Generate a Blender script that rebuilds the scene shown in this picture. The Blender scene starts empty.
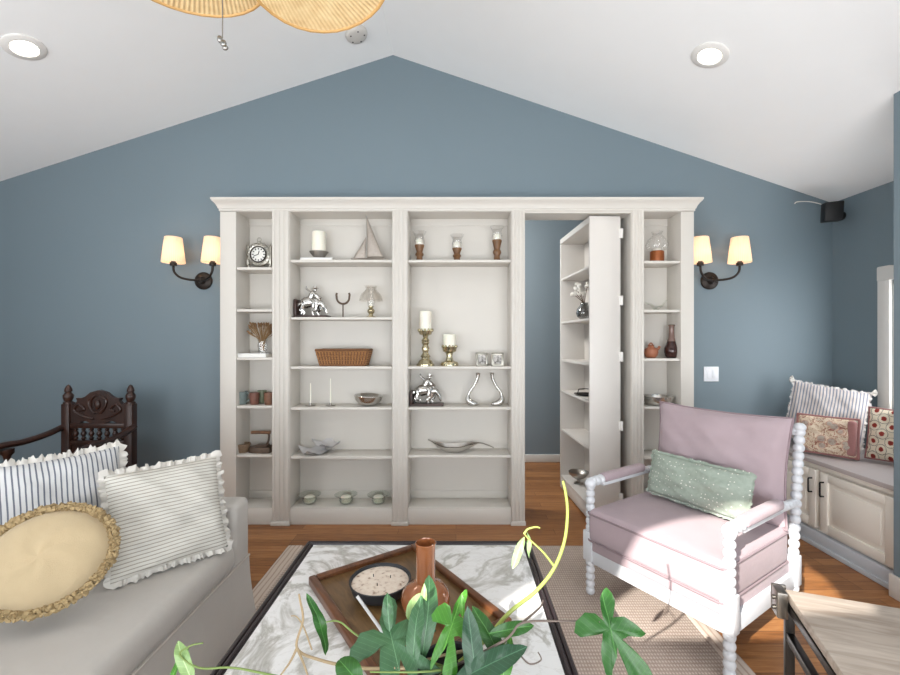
import bpy, bmesh, math, random
from mathutils import Vector, Matrix
random.seed(7)
S = bpy.context.scene
C = S.collection
PI = math.pi

# ------------------------------------------------------------------ camera, world, sun, exposure
F, CX, CY, H = 430.0, 456.0, 340.0, 1.35      # focal length in px, vanishing point of the room's depth, eye height
cam = bpy.data.cameras.new('camera'); cam_o = bpy.data.objects.new('camera', cam); C.objects.link(cam_o)
cam.sensor_width = 36; cam.lens = 36*F/900
cam.shift_x = -(CX-450)/900; cam.shift_y = (CY-337.5)/900
cam.clip_start = .02
cam_o.location = (0, 0, H); cam_o.rotation_euler = (PI/2, 0, 0)
S.camera = cam_o
S.view_settings.view_transform = 'Standard'; S.view_settings.look = 'None'
S.view_settings.gamma = 1; S.view_settings.use_curve_mapping = False
S.view_settings.exposure = 0.12

w = bpy.data.worlds.new('sky'); S.world = w; w.use_nodes = True
w.node_tree.nodes['Background'].inputs[0].default_value = (.80, .90, 1, 1)
w.node_tree.nodes['Background'].inputs[1].default_value = 1.6

def light(name, kind, loc, energy, color=(1, 1, 1), aim=None, **kw):
    l = bpy.data.lights.new(name, kind); l.energy = energy; l.color = color
    for k, v in kw.items(): setattr(l, k, v)
    o = bpy.data.objects.new(name, l); C.objects.link(o); o.location = loc
    if aim is not None: o.rotation_euler = Vector(aim).to_track_quat('-Z', 'Y').to_euler()
    return o
SUN = Vector((1.05, 1.235, -1.0))
light('sun', 'SUN', (-4, -5, 6), 9.5, (1, .95, .88), SUN, angle=math.radians(.6))
# fill added at unseen rear doors and left window; daylight at the alcove window
DAY = (.97, .985, 1)
light('fill_rear_west', 'AREA', (-1.5, -.93, 1.1), 68, DAY, (0, 1, 1.05), shape='RECTANGLE', size=2.2, size_y=2.0)
light('fill_rear_east', 'AREA', (1.05, -.93, 1.1), 74, DAY, (.1, 1, 1.0), shape='RECTANGLE', size=2.0, size_y=2.0)
light('fill_left', 'AREA', (-3.86, -.05, 1.35), 40, DAY, (1, .15, .9), shape='RECTANGLE', size=1.1, size_y=1.6)
light('day_alcove', 'AREA', (2.93, 2.66, 1.32), 9, DAY, (-1, .35, -.05), shape='RECTANGLE', size=.5, size_y=.9)
light('fill_hall', 'AREA', (-.5, 3.75, 2.55), 50, (1, .98, .95), (.35, 1, -.8), shape='RECTANGLE', size=.6, size_y=.5)  # unseen lamp added to brighten the hall wall

# ------------------------------------------------------------------ helpers
D = 3.14            # bookcase front plane
DW = 3.37           # back wall plane
BS = F/D            # px per metre on the bookcase front
def P(x, y, d):     # pixel + depth -> world point
    return Vector(((x-CX)*d/F, d, H-(y-CY)*d/F))
def bx(px): return (px-CX)/BS
def bz(py): return H+(CY-py)/BS

def tag(o, label=None, cat=None, group=None, kind=None):
    if label: o['label'] = label
    if cat: o['category'] = cat
    if group: o['group'] = group
    if kind: o['kind'] = kind
    return o
def thing(name, label, cat, loc=(0, 0, 0), rot=None, group=None):
    o = bpy.data.objects.new(name, None); C.objects.link(o); o.empty_display_size = .1
    o.location = loc
    if isinstance(rot, (int, float)): o.rotation_euler = (0, 0, rot)
    elif rot is not None: o.rotation_euler = rot
    return tag(o, label, cat, group)
def copy_tree(o, parent=None):
    c = o.copy(); C.objects.link(c)
    if parent: c.parent = parent
    for ch in list(o.children): copy_tree(ch, c)
    return c
def basis(xa, za):
    x = Vector(xa).normalized(); z = Vector(za); z = (z - x*z.dot(x)).normalized(); y = z.cross(x)
    return Matrix((x, y, z)).transposed()
def frame_to(a, b):
    z = (Vector(b)-Vector(a)); return Matrix.Translation(a) @ z.to_track_quat('Z', 'Y').to_matrix().to_4x4()

def spline(pts, n=8):
    pts = [Vector(p) for p in pts]; out = []
    for i in range(len(pts)-1):
        p0 = pts[max(i-1, 0)]; p1 = pts[i]; p2 = pts[i+1]; p3 = pts[min(i+2, len(pts)-1)]
        for k in range(n):
            t = k/n
            out.append(.5*((2*p1)+(p2-p0)*t+(2*p0-5*p1+4*p2-p3)*t*t+(3*p1-p0-3*p2+p3)*t**3))
    out.append(pts[-1]); return out
def lerp(a, b, t): return a+(b-a)*t

class MB:
    def __init__(self): self.bm = bmesh.new()
    def merge(self, t, M=None):
        if M is not None: t.transform(M)
        me = bpy.data.meshes.new('tmp'); t.to_mesh(me); t.free()
        self.bm.from_mesh(me); bpy.data.meshes.remove(me); return self
    def box(self, a, b, bev=0, seg=2, M=None):
        t = bmesh.new(); bmesh.ops.create_cube(t, size=1)
        for v in t.verts:
            v.co = Vector([(a[i]+b[i])/2 + v.co[i]*(b[i]-a[i]) for i in range(3)])
        if bev: bmesh.ops.bevel(t, geom=t.edges[:], offset=bev, segments=seg, profile=.5, affect='EDGES')
        return self.merge(t, M)
    def lathe(self, prof, seg=20, M=None, sx=1, sy=1):
        t = bmesh.new(); rings = []
        for r, z in prof:
            if r < 1e-5: rings.append([t.verts.new((0, 0, z))])
            else: rings.append([t.verts.new((r*sx*math.cos(2*PI*k/seg), r*sy*math.sin(2*PI*k/seg), z)) for k in range(seg)])
        for A, B in zip(rings, rings[1:]):
            for k in range(seg):
                k2 = (k+1) % seg
                if len(A) == 1 and len(B) == 1: continue
                if len(A) == 1: t.faces.new((A[0], B[k2], B[k]))
                elif len(B) == 1: t.faces.new((A[k], A[k2], B[0]))
                else: t.faces.new((A[k], A[k2], B[k2], B[k]))
        return self.merge(t, M)
    def tube(self, pts, r, seg=8, closed=False, M=None, flat=1):
        pts = [Vector(p) for p in pts]; n = len(pts); t = bmesh.new(); rings = []
        up = None
        for i, p in enumerate(pts):
            if closed: d = pts[(i+1) % n]-pts[i-1]
            else: d = pts[min(i+1, n-1)]-pts[max(i-1, 0)]
            d.normalize()
            if up is None:
                up = Vector((0, 0, 1)) if abs(d.z) < .9 else Vector((0, 1, 0))
            up = (up-d*up.dot(d)).normalized(); s = d.cross(up)
            rr = r[i] if isinstance(r, (list, tuple)) else r
            rings.append([t.verts.new(p+(up*math.sin(2*PI*k/seg)*flat+s*math.cos(2*PI*k/seg))*rr) for k in range(seg)])
        m = n if closed else n-1
        for i in range(m):
            A = rings[i]; B = rings[(i+1) % n]
            for k in range(seg): t.faces.new((A[k], A[(k+1) % seg], B[(k+1) % seg], B[k]))
        if not closed:
            t.faces.new(list(reversed(rings[0]))); t.faces.new(rings[-1])
        bmesh.ops.recalc_face_normals(t, faces=t.faces[:])
        return self.merge(t, M)
    def prism(self, poly, y0, y1, M=None, bev=0):           # polygon in XZ pulled along Y
        t = bmesh.new(); A = [t.verts.new((p[0], y0, p[1])) for p in poly]; B = [t.verts.new((p[0], y1, p[1])) for p in poly]
        n = len(poly); t.faces.new(A); t.faces.new(list(reversed(B)))
        for k in range(n): t.faces.new((A[k], B[k], B[(k+1) % n], A[(k+1) % n]))
        bmesh.ops.recalc_face_normals(t, faces=t.faces[:])
        if bev: bmesh.ops.bevel(t, geom=t.edges[:], offset=bev, segments=2, affect='EDGES')
        bmesh.ops.triangulate(t, faces=[f for f in t.faces if len(f.verts) > 4])
        return self.merge(t, M)
    def grid(self, fn, nu, nv, cu=False, M=None):
        t = bmesh.new(); V = [[t.verts.new(fn(i/nu, j/nv)) for j in range(nv+1)] for i in range(nu if cu else nu+1)]
        for i in range(nu):
            for j in range(nv):
                i2 = (i+1) % nu if cu else i+1
                t.faces.new((V[i][j], V[i2][j], V[i2][j+1], V[i][j+1]))
        return self.merge(t, M)
    def ball(self, c, r, M=None, seg=14):
        t = bmesh.new(); bmesh.ops.create_uvsphere(t, u_segments=seg, v_segments=max(6, seg//2+1), radius=1)
        rr = r if isinstance(r, (list, tuple)) else (r, r, r)
        for v in t.verts: v.co = Vector((c[0]+v.co.x*rr[0], c[1]+v.co.y*rr[1], c[2]+v.co.z*rr[2]))
        return self.merge(t, M)
    def quad(self, *ps):
        self.bm.faces.new([self.bm.verts.new(p) for p in ps]); return self
    def build(self, name, m, parent=None, smooth=40, weld=0, label=None):
        if weld: bmesh.ops.remove_doubles(self.bm, verts=self.bm.verts[:], dist=weld)
        me = bpy.data.meshes.new(name); self.bm.to_mesh(me); self.bm.free()
        if smooth:
            for p in me.polygons: p.use_smooth = True
            me.set_sharp_from_angle(angle=math.radians(smooth))
        me.materials.append(m)
        o = bpy.data.objects.new(name, me); C.objects.link(o)
        if parent: o.parent = parent
        if label: o['label'] = label
        return o

# ------------------------------------------------------------------ materials
def lin(c): return tuple(((v/255+.055)/1.055)**2.4 if v/255 > .04045 else v/255/12.92 for v in c)+(1,)
class N:                                                    # small node builder
    def __init__(self, name):
        self.m = bpy.data.materials.new(name); self.m.use_nodes = True; self.t = self.m.node_tree
        self.b = self.t.nodes['Principled BSDF']
    def n(self, typ, **kw):
        o = self.t.nodes.new(typ)
        for k, v in kw.items(): setattr(o, k, v)
        return o
    def l(self, a, b): self.t.links.new(a, b)
    def math(self, op, a, b=None, c=None):
        o = self.n('ShaderNodeMath', operation=op)
        for i, v in enumerate((a, b, c)):
            if v is None: continue
            if isinstance(v, (int, float)): o.inputs[i].default_value = v
            else: self.l(v, o.inputs[i])
        return o.outputs[0]
    def xyz(self):
        tc = self.n('ShaderNodeTexCoord'); s = self.n('ShaderNodeSeparateXYZ'); self.l(tc.outputs['Object'], s.inputs[0])
        return tc.outputs['Object'], s.outputs
    def noise(self, vec, scale, detail=3, rough=.5, dist=0):
        o = self.n('ShaderNodeTexNoise'); o.inputs['Scale'].default_value = scale; o.inputs['Detail'].default_value = detail
        o.inputs['Roughness'].default_value = rough; o.inputs['Distortion'].default_value = dist
        if vec is not None: self.l(vec, o.inputs['Vector'])
        return o.outputs['Fac']
    def map(self, vec, scale=(1, 1, 1), rot=(0, 0, 0)):
        o = self.n('ShaderNodeMapping'); o.inputs['Scale'].default_value = scale; o.inputs['Rotation'].default_value = rot
        self.l(vec, o.inputs['Vector']); return o.outputs[0]
    def mix(self, f, a, b):
        o = self.n('ShaderNodeMix', data_type='RGBA')
        if isinstance(f, (int, float)): o.inputs[0].default_value = f
        else: self.l(f, o.inputs[0])
        for i, v in ((6, a), (7, b)):
            if isinstance(v, tuple): o.inputs[i].default_value = v
            else: self.l(v, o.inputs[i])
        return o.outputs[2]
    def ramp(self, f, stops):
        o = self.n('ShaderNodeValToRGB'); e = o.color_ramp.elements
        while len(e) < len(stops): e.new(.5)
        for k, (p, c) in enumerate(stops): e[k].position = p; e[k].color = c
        self.l(f, o.inputs[0]); return o.outputs[0]
    def bump(self, hgt, strength=.3, dist=.01):
        o = self.n('ShaderNodeBump'); o.inputs['Strength'].default_value = strength; o.inputs['Distance'].default_value = dist
        self.l(hgt, o.inputs['Height']); self.l(o.outputs[0], self.b.inputs['Normal'])
    def col(self, c):
        if isinstance(c, tuple): self.b.inputs['Base Color'].default_value = c
        else: self.l(c, self.b.inputs['Base Color'])
    def set(self, **kw):
        for k, v in kw.items(): self.b.inputs[k.replace('_', ' ')].default_value = v
        return self

def plain(name, c, rough=.5, metal=0, var=.06, nscale=6, bump=0, bscale=60, **kw):
    a = N(name); vec, _ = a.xyz(); base = lin(c)
    f = a.noise(vec, nscale)
    a.col(a.mix(f, tuple(v*(1-var) for v in base[:3])+(1,), tuple(min(1, v*(1+var)) for v in base[:3])+(1,)))
    if bump: a.bump(a.noise(vec, bscale, 4), bump, .004)
    a.set(Roughness=rough, Metallic=metal, **kw); return a.m
def fabric(name, c, weave=700, bump=.25, var=.05, rough=.9):
    a = N(name); vec, s = a.xyz(); base = lin(c)
    f = a.noise(vec, 14, 4)
    a.col(a.mix(f, tuple(v*(1-var) for v in base[:3])+(1,), tuple(min(1, v*(1+var)) for v in base[:3])+(1,)))
    fold = a.noise(vec, 9, 3); fine = a.noise(vec, weave, 2)
    a.bump(a.math('ADD', a.math('MULTIPLY', fold, 1.0), a.math('MULTIPLY', fine, .12)), bump, .03)
    a.set(Roughness=rough); a.b.inputs['Sheen Weight'].default_value = .15; return a.m
def stripes(name, base, line, axis, period, duty, c2=None):
    a = N(name); vec, s = a.xyz()
    wob = a.math('MULTIPLY', a.noise(vec, 5), period*.8)
    t = a.math('FRACT', a.math('DIVIDE', a.math('ADD', s[axis], wob), period))
    k = a.math('LESS_THAN', t, duty)
    a.col(a.mix(k, lin(base), lin(line)))
    a.bump(a.math('ADD', a.noise(vec, 9, 3), a.math('MULTIPLY', a.noise(vec, 600, 2), .12)), .3, .03)
    a.set(Roughness=.9); return a.m
def wood(name, c1, c2, scale=(2, 30, 30), rough=.4, **kw):
    a = N(name); vec, _ = a.xyz()
    f = a.noise(a.map(vec, scale), 1.5, 5, .6, .8)
    a.col(a.ramp(f, [(.3, lin(c1)), (.7, lin(c2))])); a.bump(f, .12, .004); a.set(Roughness=rough, **kw); return a.m
def glass(name, tint=(1, 1, 1), gloss=.14, rough=.03):
    a = N(name); tr = a.n('ShaderNodeBsdfTransparent'); tr.inputs[0].default_value = tint+(1,)
    gl = a.n('ShaderNodeBsdfGlossy'); gl.inputs['Roughness'].default_value = rough
    lw = a.n('ShaderNodeLayerWeight'); lw.inputs[0].default_value = .35
    f = a.math('ADD', a.math('MULTIPLY', lw.outputs['Facing'], .45), gloss*.4)
    mx = a.n('ShaderNodeMixShader'); a.l(f, mx.inputs[0]); a.l(tr.outputs[0], mx.inputs[1]); a.l(gl.outputs[0], mx.inputs[2])
    a.l(mx.outputs[0], a.t.nodes['Material Output'].inputs[0]); return a.m
def emit(name, c, e, base=(250, 245, 235)):
    a = N(name); a.col(lin(base)); a.b.inputs['Emission Color'].default_value = lin(c); a.b.inputs['Emission Strength'].default_value = e
    return a.m

M = {}
M['wall'] = plain('wall_paint_blue', (114, 129, 137), .62, var=.02, nscale=2, bump=.05, bscale=250)
M['hallwall'] = plain('hall_paint_blue', (124, 136, 143), .62, var=.02)
M['ceiling'] = plain('ceiling_paint', (240, 241, 241), .8, var=.015)
M['white'] = plain('bookcase_paint', (208, 203, 195), .42, var=.015)
M['doorpaint'] = plain('door_paint', (212, 207, 201), .40, var=.015)
M['trim'] = plain('trim_paint', (224, 221, 216), .42, var=.015)
M['bench'] = plain('bench_paint', (238, 232, 222), .42, var=.015)
M['benchtop'] = plain('bench_top_paint', (176, 166, 164), .6, var=.03)
M['kick'] = plain('bench_kick', (196, 200, 206), .45, var=.02)
M['chairwhite'] = plain('chair_white_paint', (208, 210, 214), .4, var=.02)
M['mauve'] = fabric('mauve_linen', (170, 152, 157), 900, .22)
M['mauve2'] = fabric('mauve_piping', (140, 122, 127), 900, .1)
M['sofa'] = fabric('sofa_slipcover', (188, 183, 177), 800, .25, .03)
M['sofaseam'] = fabric('sofa_seam', (188, 180, 172), 800, .1, .03)
M['fringe'] = fabric('cotton_fringe', (208, 204, 197), 500, .3, .06)
M['darkframe'] = plain('ebony_table_frame', (42, 33, 36), .28, var=.12)
M['bronze'] = plain('dark_bronze', (46, 40, 36), .45, .6, var=.15)
M['black'] = plain('black_plastic', (9, 9, 10), .55, var=.1)
M['blackbowl'] = plain('black_matte_bowl', (40, 42, 46), .55, var=.1)
M['blackhandle'] = plain('black_handle', (25, 24, 24), .4, .5)
M['silver'] = plain('polished_silver', (206, 204, 200), .24, 1, var=.08, nscale=25)
M['pewter'] = plain('pewter', (172, 168, 162), .36, 1, var=.15, nscale=30)
M['antique'] = plain('antique_silver', (176, 172, 162), .36, 1, var=.3, nscale=60)
M['mercury'] = plain('mercury_glass', (190, 180, 150), .2, .95, var=.35, nscale=45, bump=.3, bscale=40)
M['candle'] = plain('ivory_wax', (240, 236, 222), .55, var=.02, Subsurface_Weight=.1)
M['paper'] = plain('book_pages', (232, 230, 224), .7)
M['bookcover'] = plain('grey_book_cover', (120, 122, 128), .6)
M['bookwhite'] = plain('white_book_cover', (226, 226, 226), .5)
M['brownwood'] = wood('turned_brown_wood', (84, 56, 34), (128, 90, 56), (30, 30, 4), .45)
M['darkwood'] = wood('bookend_dark_wood', (44, 28, 24), (70, 46, 38), (4, 30, 30), .4)
M['carved'] = wood('carved_oak', (34, 19, 14), (62, 36, 26), (14, 14, 3), .35)
M['carvedarm'] = wood('carved_oak_arm', (36, 21, 16), (66, 38, 28), (20, 3, 20), .35)
M['traywood'] = wood('tray_board', (82, 60, 36), (128, 98, 62), (5, 24, 24), .32)
M['trayrim'] = wood('tray_rim', (72, 42, 24), (116, 72, 42), (5, 30, 30), .3)
M['wicker'] = plain('wicker', (168, 122, 78), .7, var=.3, nscale=40)
M['wickerdark'] = plain('wicker_dark', (112, 74, 44), .7, var=.2, nscale=40)
M['terracotta'] = plain('terracotta', (160, 100, 72), .55, var=.1)
M['copper'] = plain('copper_band', (150, 84, 44), .4, .4, var=.15, nscale=30)
M['brownglass'] = plain('brown_glazed_glass', (58, 34, 30), .12, .1, var=.3, nscale=14)
M['brownneck'] = plain('smoky_brown_glaze', (120, 96, 88), .2, .1, var=.15)
M['copperglaze'] = plain('copper_glaze', (156, 96, 58), .14, .15, var=.14, nscale=18, Coat_Weight=.6)
M['tealglaze'] = plain('teal_stoneware', (120, 132, 130), .35, var=.25, nscale=40)
M['redglaze'] = plain('oxblood_stoneware', (112, 74, 62), .35, var=.25, nscale=40)
M['greenglaze'] = plain('sage_stoneware', (124, 132, 108), .35, var=.25, nscale=40)
M['brownglaze'] = plain('brown_stoneware', (120, 84, 64), .4, var=.25, nscale=40)
M['woven'] = plain('bark_bowl', (128, 106, 84), .7, var=.35, nscale=80)
M['iron'] = plain('rusted_iron', (96, 80, 68), .5, .6, var=.35, nscale=50)
M['dry'] = plain('dried_grass', (150, 120, 84), .85, var=.3, nscale=80)
M['dryhead'] = plain('dried_seed_heads', (128, 98, 68), .9, var=.3, nscale=120)
M['ceramicwhite'] = plain('pale_grey_ceramic', (208, 206, 206), .3, var=.04)
M['ceramicback'] = plain('grey_ceramic_rim', (150, 140, 136), .4, var=.08)
M['cotton'] = plain('cotton', (238, 234, 226), .95, var=.05)
M['twig'] = plain('brown_twig', (96, 72, 54), .8, var=.2)
M['sail'] = plain('woven_wire_sail', (168, 158, 148), .45, .3, var=.2, nscale=90)
M['glass'] = glass('clear_glass')
M['glassgreen'] = glass('pale_green_glass', (.93, .96, .93), .3)
M['smokeglass'] = glass('smoked_glass', (.58, .58, .58), .3)
M['lampglass'] = glass('lamp_chimney_glass', (.93, .91, .88), .22, .12)
M['pane'] = glass('window_pane', (1, 1, 1), .08)
M['plate'] = plain('white_plastic', (232, 234, 238), .35, var=.01)
M['detector'] = plain('detector_plastic', (206, 202, 196), .5, var=.02)
M['metaldark'] = plain('brushed_steel_dark', (52, 50, 48), .34, .9, var=.12)
M['steel'] = plain('bracket_steel', (120, 116, 110), .3, .95, var=.15)
M['endwood'] = wood('limed_wood', (162, 146, 132), (200, 188, 175), (3, 26, 26), .55)
M['soil'] = plain('soil', (32, 24, 20), .95, var=.4, nscale=60)
M['stemgreen'] = plain('green_stem', (112, 134, 66), .45, var=.1)
M['stemlime'] = plain('lime_stem', (152, 166, 82), .4, var=.08)
M['stemdark'] = plain('brown_petiole', (104, 92, 84), .5, var=.1)
M['root'] = plain('aerial_root', (160, 140, 108), .6, var=.15)
M['chain'] = plain('pull_chain', (140, 138, 134), .3, .9)
M['bladerim'] = plain('blade_rattan_rim', (190, 150, 92), .6, var=.15, nscale=40)
M['fanmotor'] = plain('fan_bronze_motor', (70, 52, 40), .4, .5)
M['cantrim'] = plain('can_trim', (226, 224, 220), .5, var=.01)
M['lens'] = emit('can_lens', (255, 246, 226), 9)
M['wax'] = N('bowl_candle_wax'); 
def _wax():
    a = M['wax']; vec, _ = a.xyz()
    f = a.noise(vec, 60, 4)
    a.col(a.ramp(f, [(.28, lin((150, 120, 98))), (.42, lin((226, 210, 194))), (.7, lin((236, 224, 210)))])); a.set(Roughness=.6); return a.m
M['wax'] = _wax()
def leafmat(name, c1, c2, rough=.38):
    a = N(name); vec, s = a.xyz()
    base = a.mix(a.noise(vec, 22, 4), lin(c1), lin(c2))
    side = a.math('ABSOLUTE', s[0])
    ribs = a.math('LESS_THAN', a.math('FRACT', a.math('MULTIPLY', a.math('ADD', s[1], a.math('MULTIPLY', side, -.9)), 75)), .10)
    base = a.mix(a.math('MULTIPLY', ribs, .35), base, lin(tuple(min(255, v+26) for v in c2)))
    mid = a.math('LESS_THAN', side, .0009)
    a.col(a.mix(a.math('MULTIPLY', mid, .8), base, lin(tuple(min(255, v+38) for v in c2))))
    a.set(Roughness=rough); a.bump(a.math('ADD', a.noise(vec, 40, 2), a.math('MULTIPLY', ribs, -.2)), .25, .004); return a.m
M['leaf'] = leafmat('leaf_green', (25, 70, 18), (45, 97, 28))
M['leafdark'] = leafmat('leaf_dark_green', (23, 55, 35), (38, 77, 48))
M['leafblue'] = leafmat('leaf_blue_green', (42, 80, 48), (65, 105, 67))
M['leafpale'] = leafmat('leaf_pale_green', (110, 144, 84), (150, 178, 116))
M['leafbright'] = leafmat('leaf_bright_green', (45, 104, 23), (72, 131, 35))

def floor_mat():
    a = N('oak_floor'); vec, s = a.xyz()
    br = a.n('ShaderNodeTexBrick'); br.offset = .37; br.offset_frequency = 3
    for k, v in (('Scale', 1), ('Mortar Size', .0012), ('Mortar Smooth', .2), ('Bias', 0), ('Brick Width', 1.1), ('Row Height', .083)):
        br.inputs[k].default_value = v
    br.inputs['Color1'].default_value = (.15, .15, .15, 1); br.inputs['Color2'].default_value = (.9, .9, .9, 1); br.inputs['Mortar'].default_value = (.5, .5, .5, 1)
    a.l(vec, br.inputs['Vector'])
    cell = br.outputs['Color']
    grain = a.noise(a.map(vec, (3, 34, 1)), 1.6, 6, .65, 1.2)
    tone = a.math('ADD', a.math('MULTIPLY', grain, .65), a.math('MULTIPLY', cell, .32))
    c = a.ramp(tone, [(.22, lin((94, 55, 28))), (.5, lin((154, 102, 58))), (.78, lin((190, 138, 88)))])
    a.col(a.mix(br.outputs['Fac'], c, lin((58, 32, 18)))); a.bump(a.math('SUBTRACT', a.math('MULTIPLY', grain, .15), br.outputs['Fac']), .15, .003)
    a.set(Roughness=.42); return a.m
M['floor'] = floor_mat()
def rug_mat():
    a = N('woven_jute_rug'); vec, s = a.xyz()
    wx = a.math('SINE', a.math('MULTIPLY', s[0], 2*PI/.013)); wy = a.math('SINE', a.math('MULTIPLY', s[1], 2*PI/.021))
    g = a.math('MULTIPLY', a.math('ADD', wx, 1), a.math('ADD', wy, 1))
    g = a.math('ADD', a.math('MULTIPLY', g, .17), a.math('MULTIPLY', a.noise(vec, 30), .3))
    a.col(a.ramp(g, [(.1, lin((172, 154, 142))), (.5, lin((204, 189, 177))), (.9, lin((220, 208, 198)))]))
    a.bump(g, .35, .006); a.set(Roughness=.95); return a.m
M['rug'] = rug_mat()
M['rugband'] = stripes('rug_braided_band', (214, 199, 186), (188, 167, 151), 0, .028, .3)
def marble_mat():
    a = N('white_marble'); vec, s = a.xyz()
    n1 = a.noise(vec, 3.4, 6, .6, .9); v1 = a.math('ABSOLUTE', a.math('SUBTRACT', n1, .5))
    n2 = a.noise(a.map(vec, (1, 1.6, 1), (0, 0, .6)), 7, 6, .65, 1.2); v2 = a.math('ABSOLUTE', a.math('SUBTRACT', n2, .5))
    c1 = a.ramp(v1, [(0, lin((184, 182, 176))), (.02, lin((206, 205, 202))), (.05, lin((238, 238, 238)))])
    c2 = a.ramp(v2, [(0, lin((200, 197, 190))), (.015, lin((226, 225, 223))), (.04, lin((242, 242, 242)))])
    mx = a.n('ShaderNodeMix', data_type='RGBA', blend_type='MULTIPLY'); mx.inputs[0].default_value = .35
    a.l(c1, mx.inputs[6]); a.l(c2, mx.inputs[7]); a.col(mx.outputs[2])
    a.set(Roughness=.16, Coat_Weight=.3); return a.m
M['marble'] = marble_mat()
def shade_mat():
    a = N('pleated_lamp_shade'); vec, s = a.xyz()
    ang = a.math('ARCTAN2', s[1], s[0]); pl = a.math('SINE', a.math('MULTIPLY', ang, 40))
    a.col(a.mix(a.math('MULTIPLY', a.math('ADD', pl, 1), .5), lin((226, 206, 184)), lin((246, 234, 216))))
    tl = a.n('ShaderNodeBsdfTranslucent'); tl.inputs[0].default_value = lin((250, 232, 214))
    em = a.n('ShaderNodeEmission'); em.inputs[0].default_value = lin((255, 224, 190)); em.inputs[1].default_value = .21
    m1 = a.n('ShaderNodeMixShader'); m1.inputs[0].default_value = .5
    a.l(a.b.outputs[0], m1.inputs[1]); a.l(tl.outputs[0], m1.inputs[2])
    ad = a.n('ShaderNodeAddShader'); a.l(m1.outputs[0], ad.inputs[0]); a.l(em.outputs[0], ad.inputs[1])
    a.l(ad.outputs[0], a.t.nodes['Material Output'].inputs[0]); a.set(Roughness=.9); return a.m
M['shade'] = shade_mat()
def blade_mat():
    a = N('palm_leaf_blade'); vec, s = a.xyz()
    ang = a.math('ARCTAN2', s[0], a.math('SUBTRACT', s[1], .02))
    k = a.math('SINE', a.math('MULTIPLY', ang, 230)); n = a.noise(vec, 20, 3)
    f = a.math('ADD', a.math('MULTIPLY', k, .14), n)
    a.col(a.ramp(f, [(.2, lin((206, 172, 122))), (.6, lin((230, 202, 152))), (.9, lin((236, 214, 168)))])); a.bump(k, .5, .003); a.set(Roughness=.7); return a.m
M['blade'] = blade_mat()
def dots_mat():
    a = N('sage_print'); vec, s = a.xyz()
    v = a.n('ShaderNodeTexVoronoi', feature='F1'); v.inputs['Scale'].default_value = 52; v.inputs['Randomness'].default_value = .35
    a.l(a.map(vec, (1, 0, 1)), v.inputs['Vector'])
    k = a.math('LESS_THAN', v.outputs['Distance'], .16)
    a.col(a.mix(k, a.mix(a.noise(vec, 60, 3), lin((138, 150, 138)), lin((164, 174, 162))), lin((222, 222, 212))))
    a.bump(a.noise(vec, 12, 3), .3, .02); a.set(Roughness=.9); return a.m
M['sage'] = dots_mat()
def floral_mat():
    a = N('floral_print'); vec, s = a.xyz(); p = a.map(vec, (1, 0, 1))
    v = a.n('ShaderNodeTexVoronoi', feature='F1'); v.inputs['Scale'].default_value = 14
    a.l(p, v.inputs['Vector'])
    n = a.noise(p, 34, 4, .6, 1.5)
    base = a.ramp(n, [(.38, lin((150, 96, 84))), (.46, lin((210, 186, 160))), (.56, lin((226, 212, 190))), (.66, lin((176, 120, 100)))])
    ring = a.ramp(v.outputs['Distance'], [(.0, lin((140, 128, 124))), (.26, lin((156, 146, 140))), (.34, lin((196, 140, 120))), (.44, lin((226, 212, 190)))])
    k = a.math('LESS_THAN', v.outputs['Distance'], .36)
    a.col(a.mix(k, base, a.mix(.35, ring, base))); a.set(Roughness=.9); a.bump(a.noise(vec, 12, 3), .3, .02); return a.m
M['floral'] = floral_mat()
def medallion_mat():
    a = N('red_medallion_print'); vec, s = a.xyz()
    p = .085
    def cell(off):
        fx = a.math('SUBTRACT', a.math('FRACT', a.math('ADD', a.math('DIVIDE', s[0], p), off)), .5)
        fz = a.math('SUBTRACT', a.math('FRACT', a.math('ADD', a.math('DIVIDE', s[2], p*1.15), off)), .5)
        return a.math('SQRT', a.math('ADD', a.math('MULTIPLY', fx, fx), a.math('MULTIPLY', fz, fz)))
    d = a.math('MINIMUM', cell(0), cell(.5))
    d = a.math('ADD', d, a.math('MULTIPLY', a.math('SUBTRACT', a.noise(vec, 90, 2), .5), .10))
    a.col(a.ramp(d, [(0, lin((130, 40, 32))), (.14, lin((156, 58, 44))), (.16, lin((232, 220, 198))), (.30, lin((232, 220, 198))), (.32, lin((96, 88, 78))), (.36, lin((232, 220, 198)))]))
    a.set(Roughness=.9); return a.m
M['medallion'] = medallion_mat()
M['cream'] = fabric('cream_cotton', (188, 168, 134), 500, .45, .05)
M['jutetrim'] = plain('jute_trim', (164, 142, 104), .95, var=.35, nscale=90, bump=.6, bscale=120)
M['bluestripe'] = stripes('navy_ticking', (204, 204, 204), (104, 108, 120), 0, .0165, .30)
M['tanstripe'] = stripes('tan_ticking', (208, 205, 197), (158, 153, 142), 2, .0135, .27)
M['benchstripe'] = stripes('slate_ticking', (206, 196, 190), (128, 134, 148), 0, .018, .42)
M['pinkborder'] = fabric('rose_border', (160, 112, 108), 500, .3, .1)
M['bluetassel'] = fabric('grey_white_fringe', (206, 202, 200), 300, .4, .15)

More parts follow.
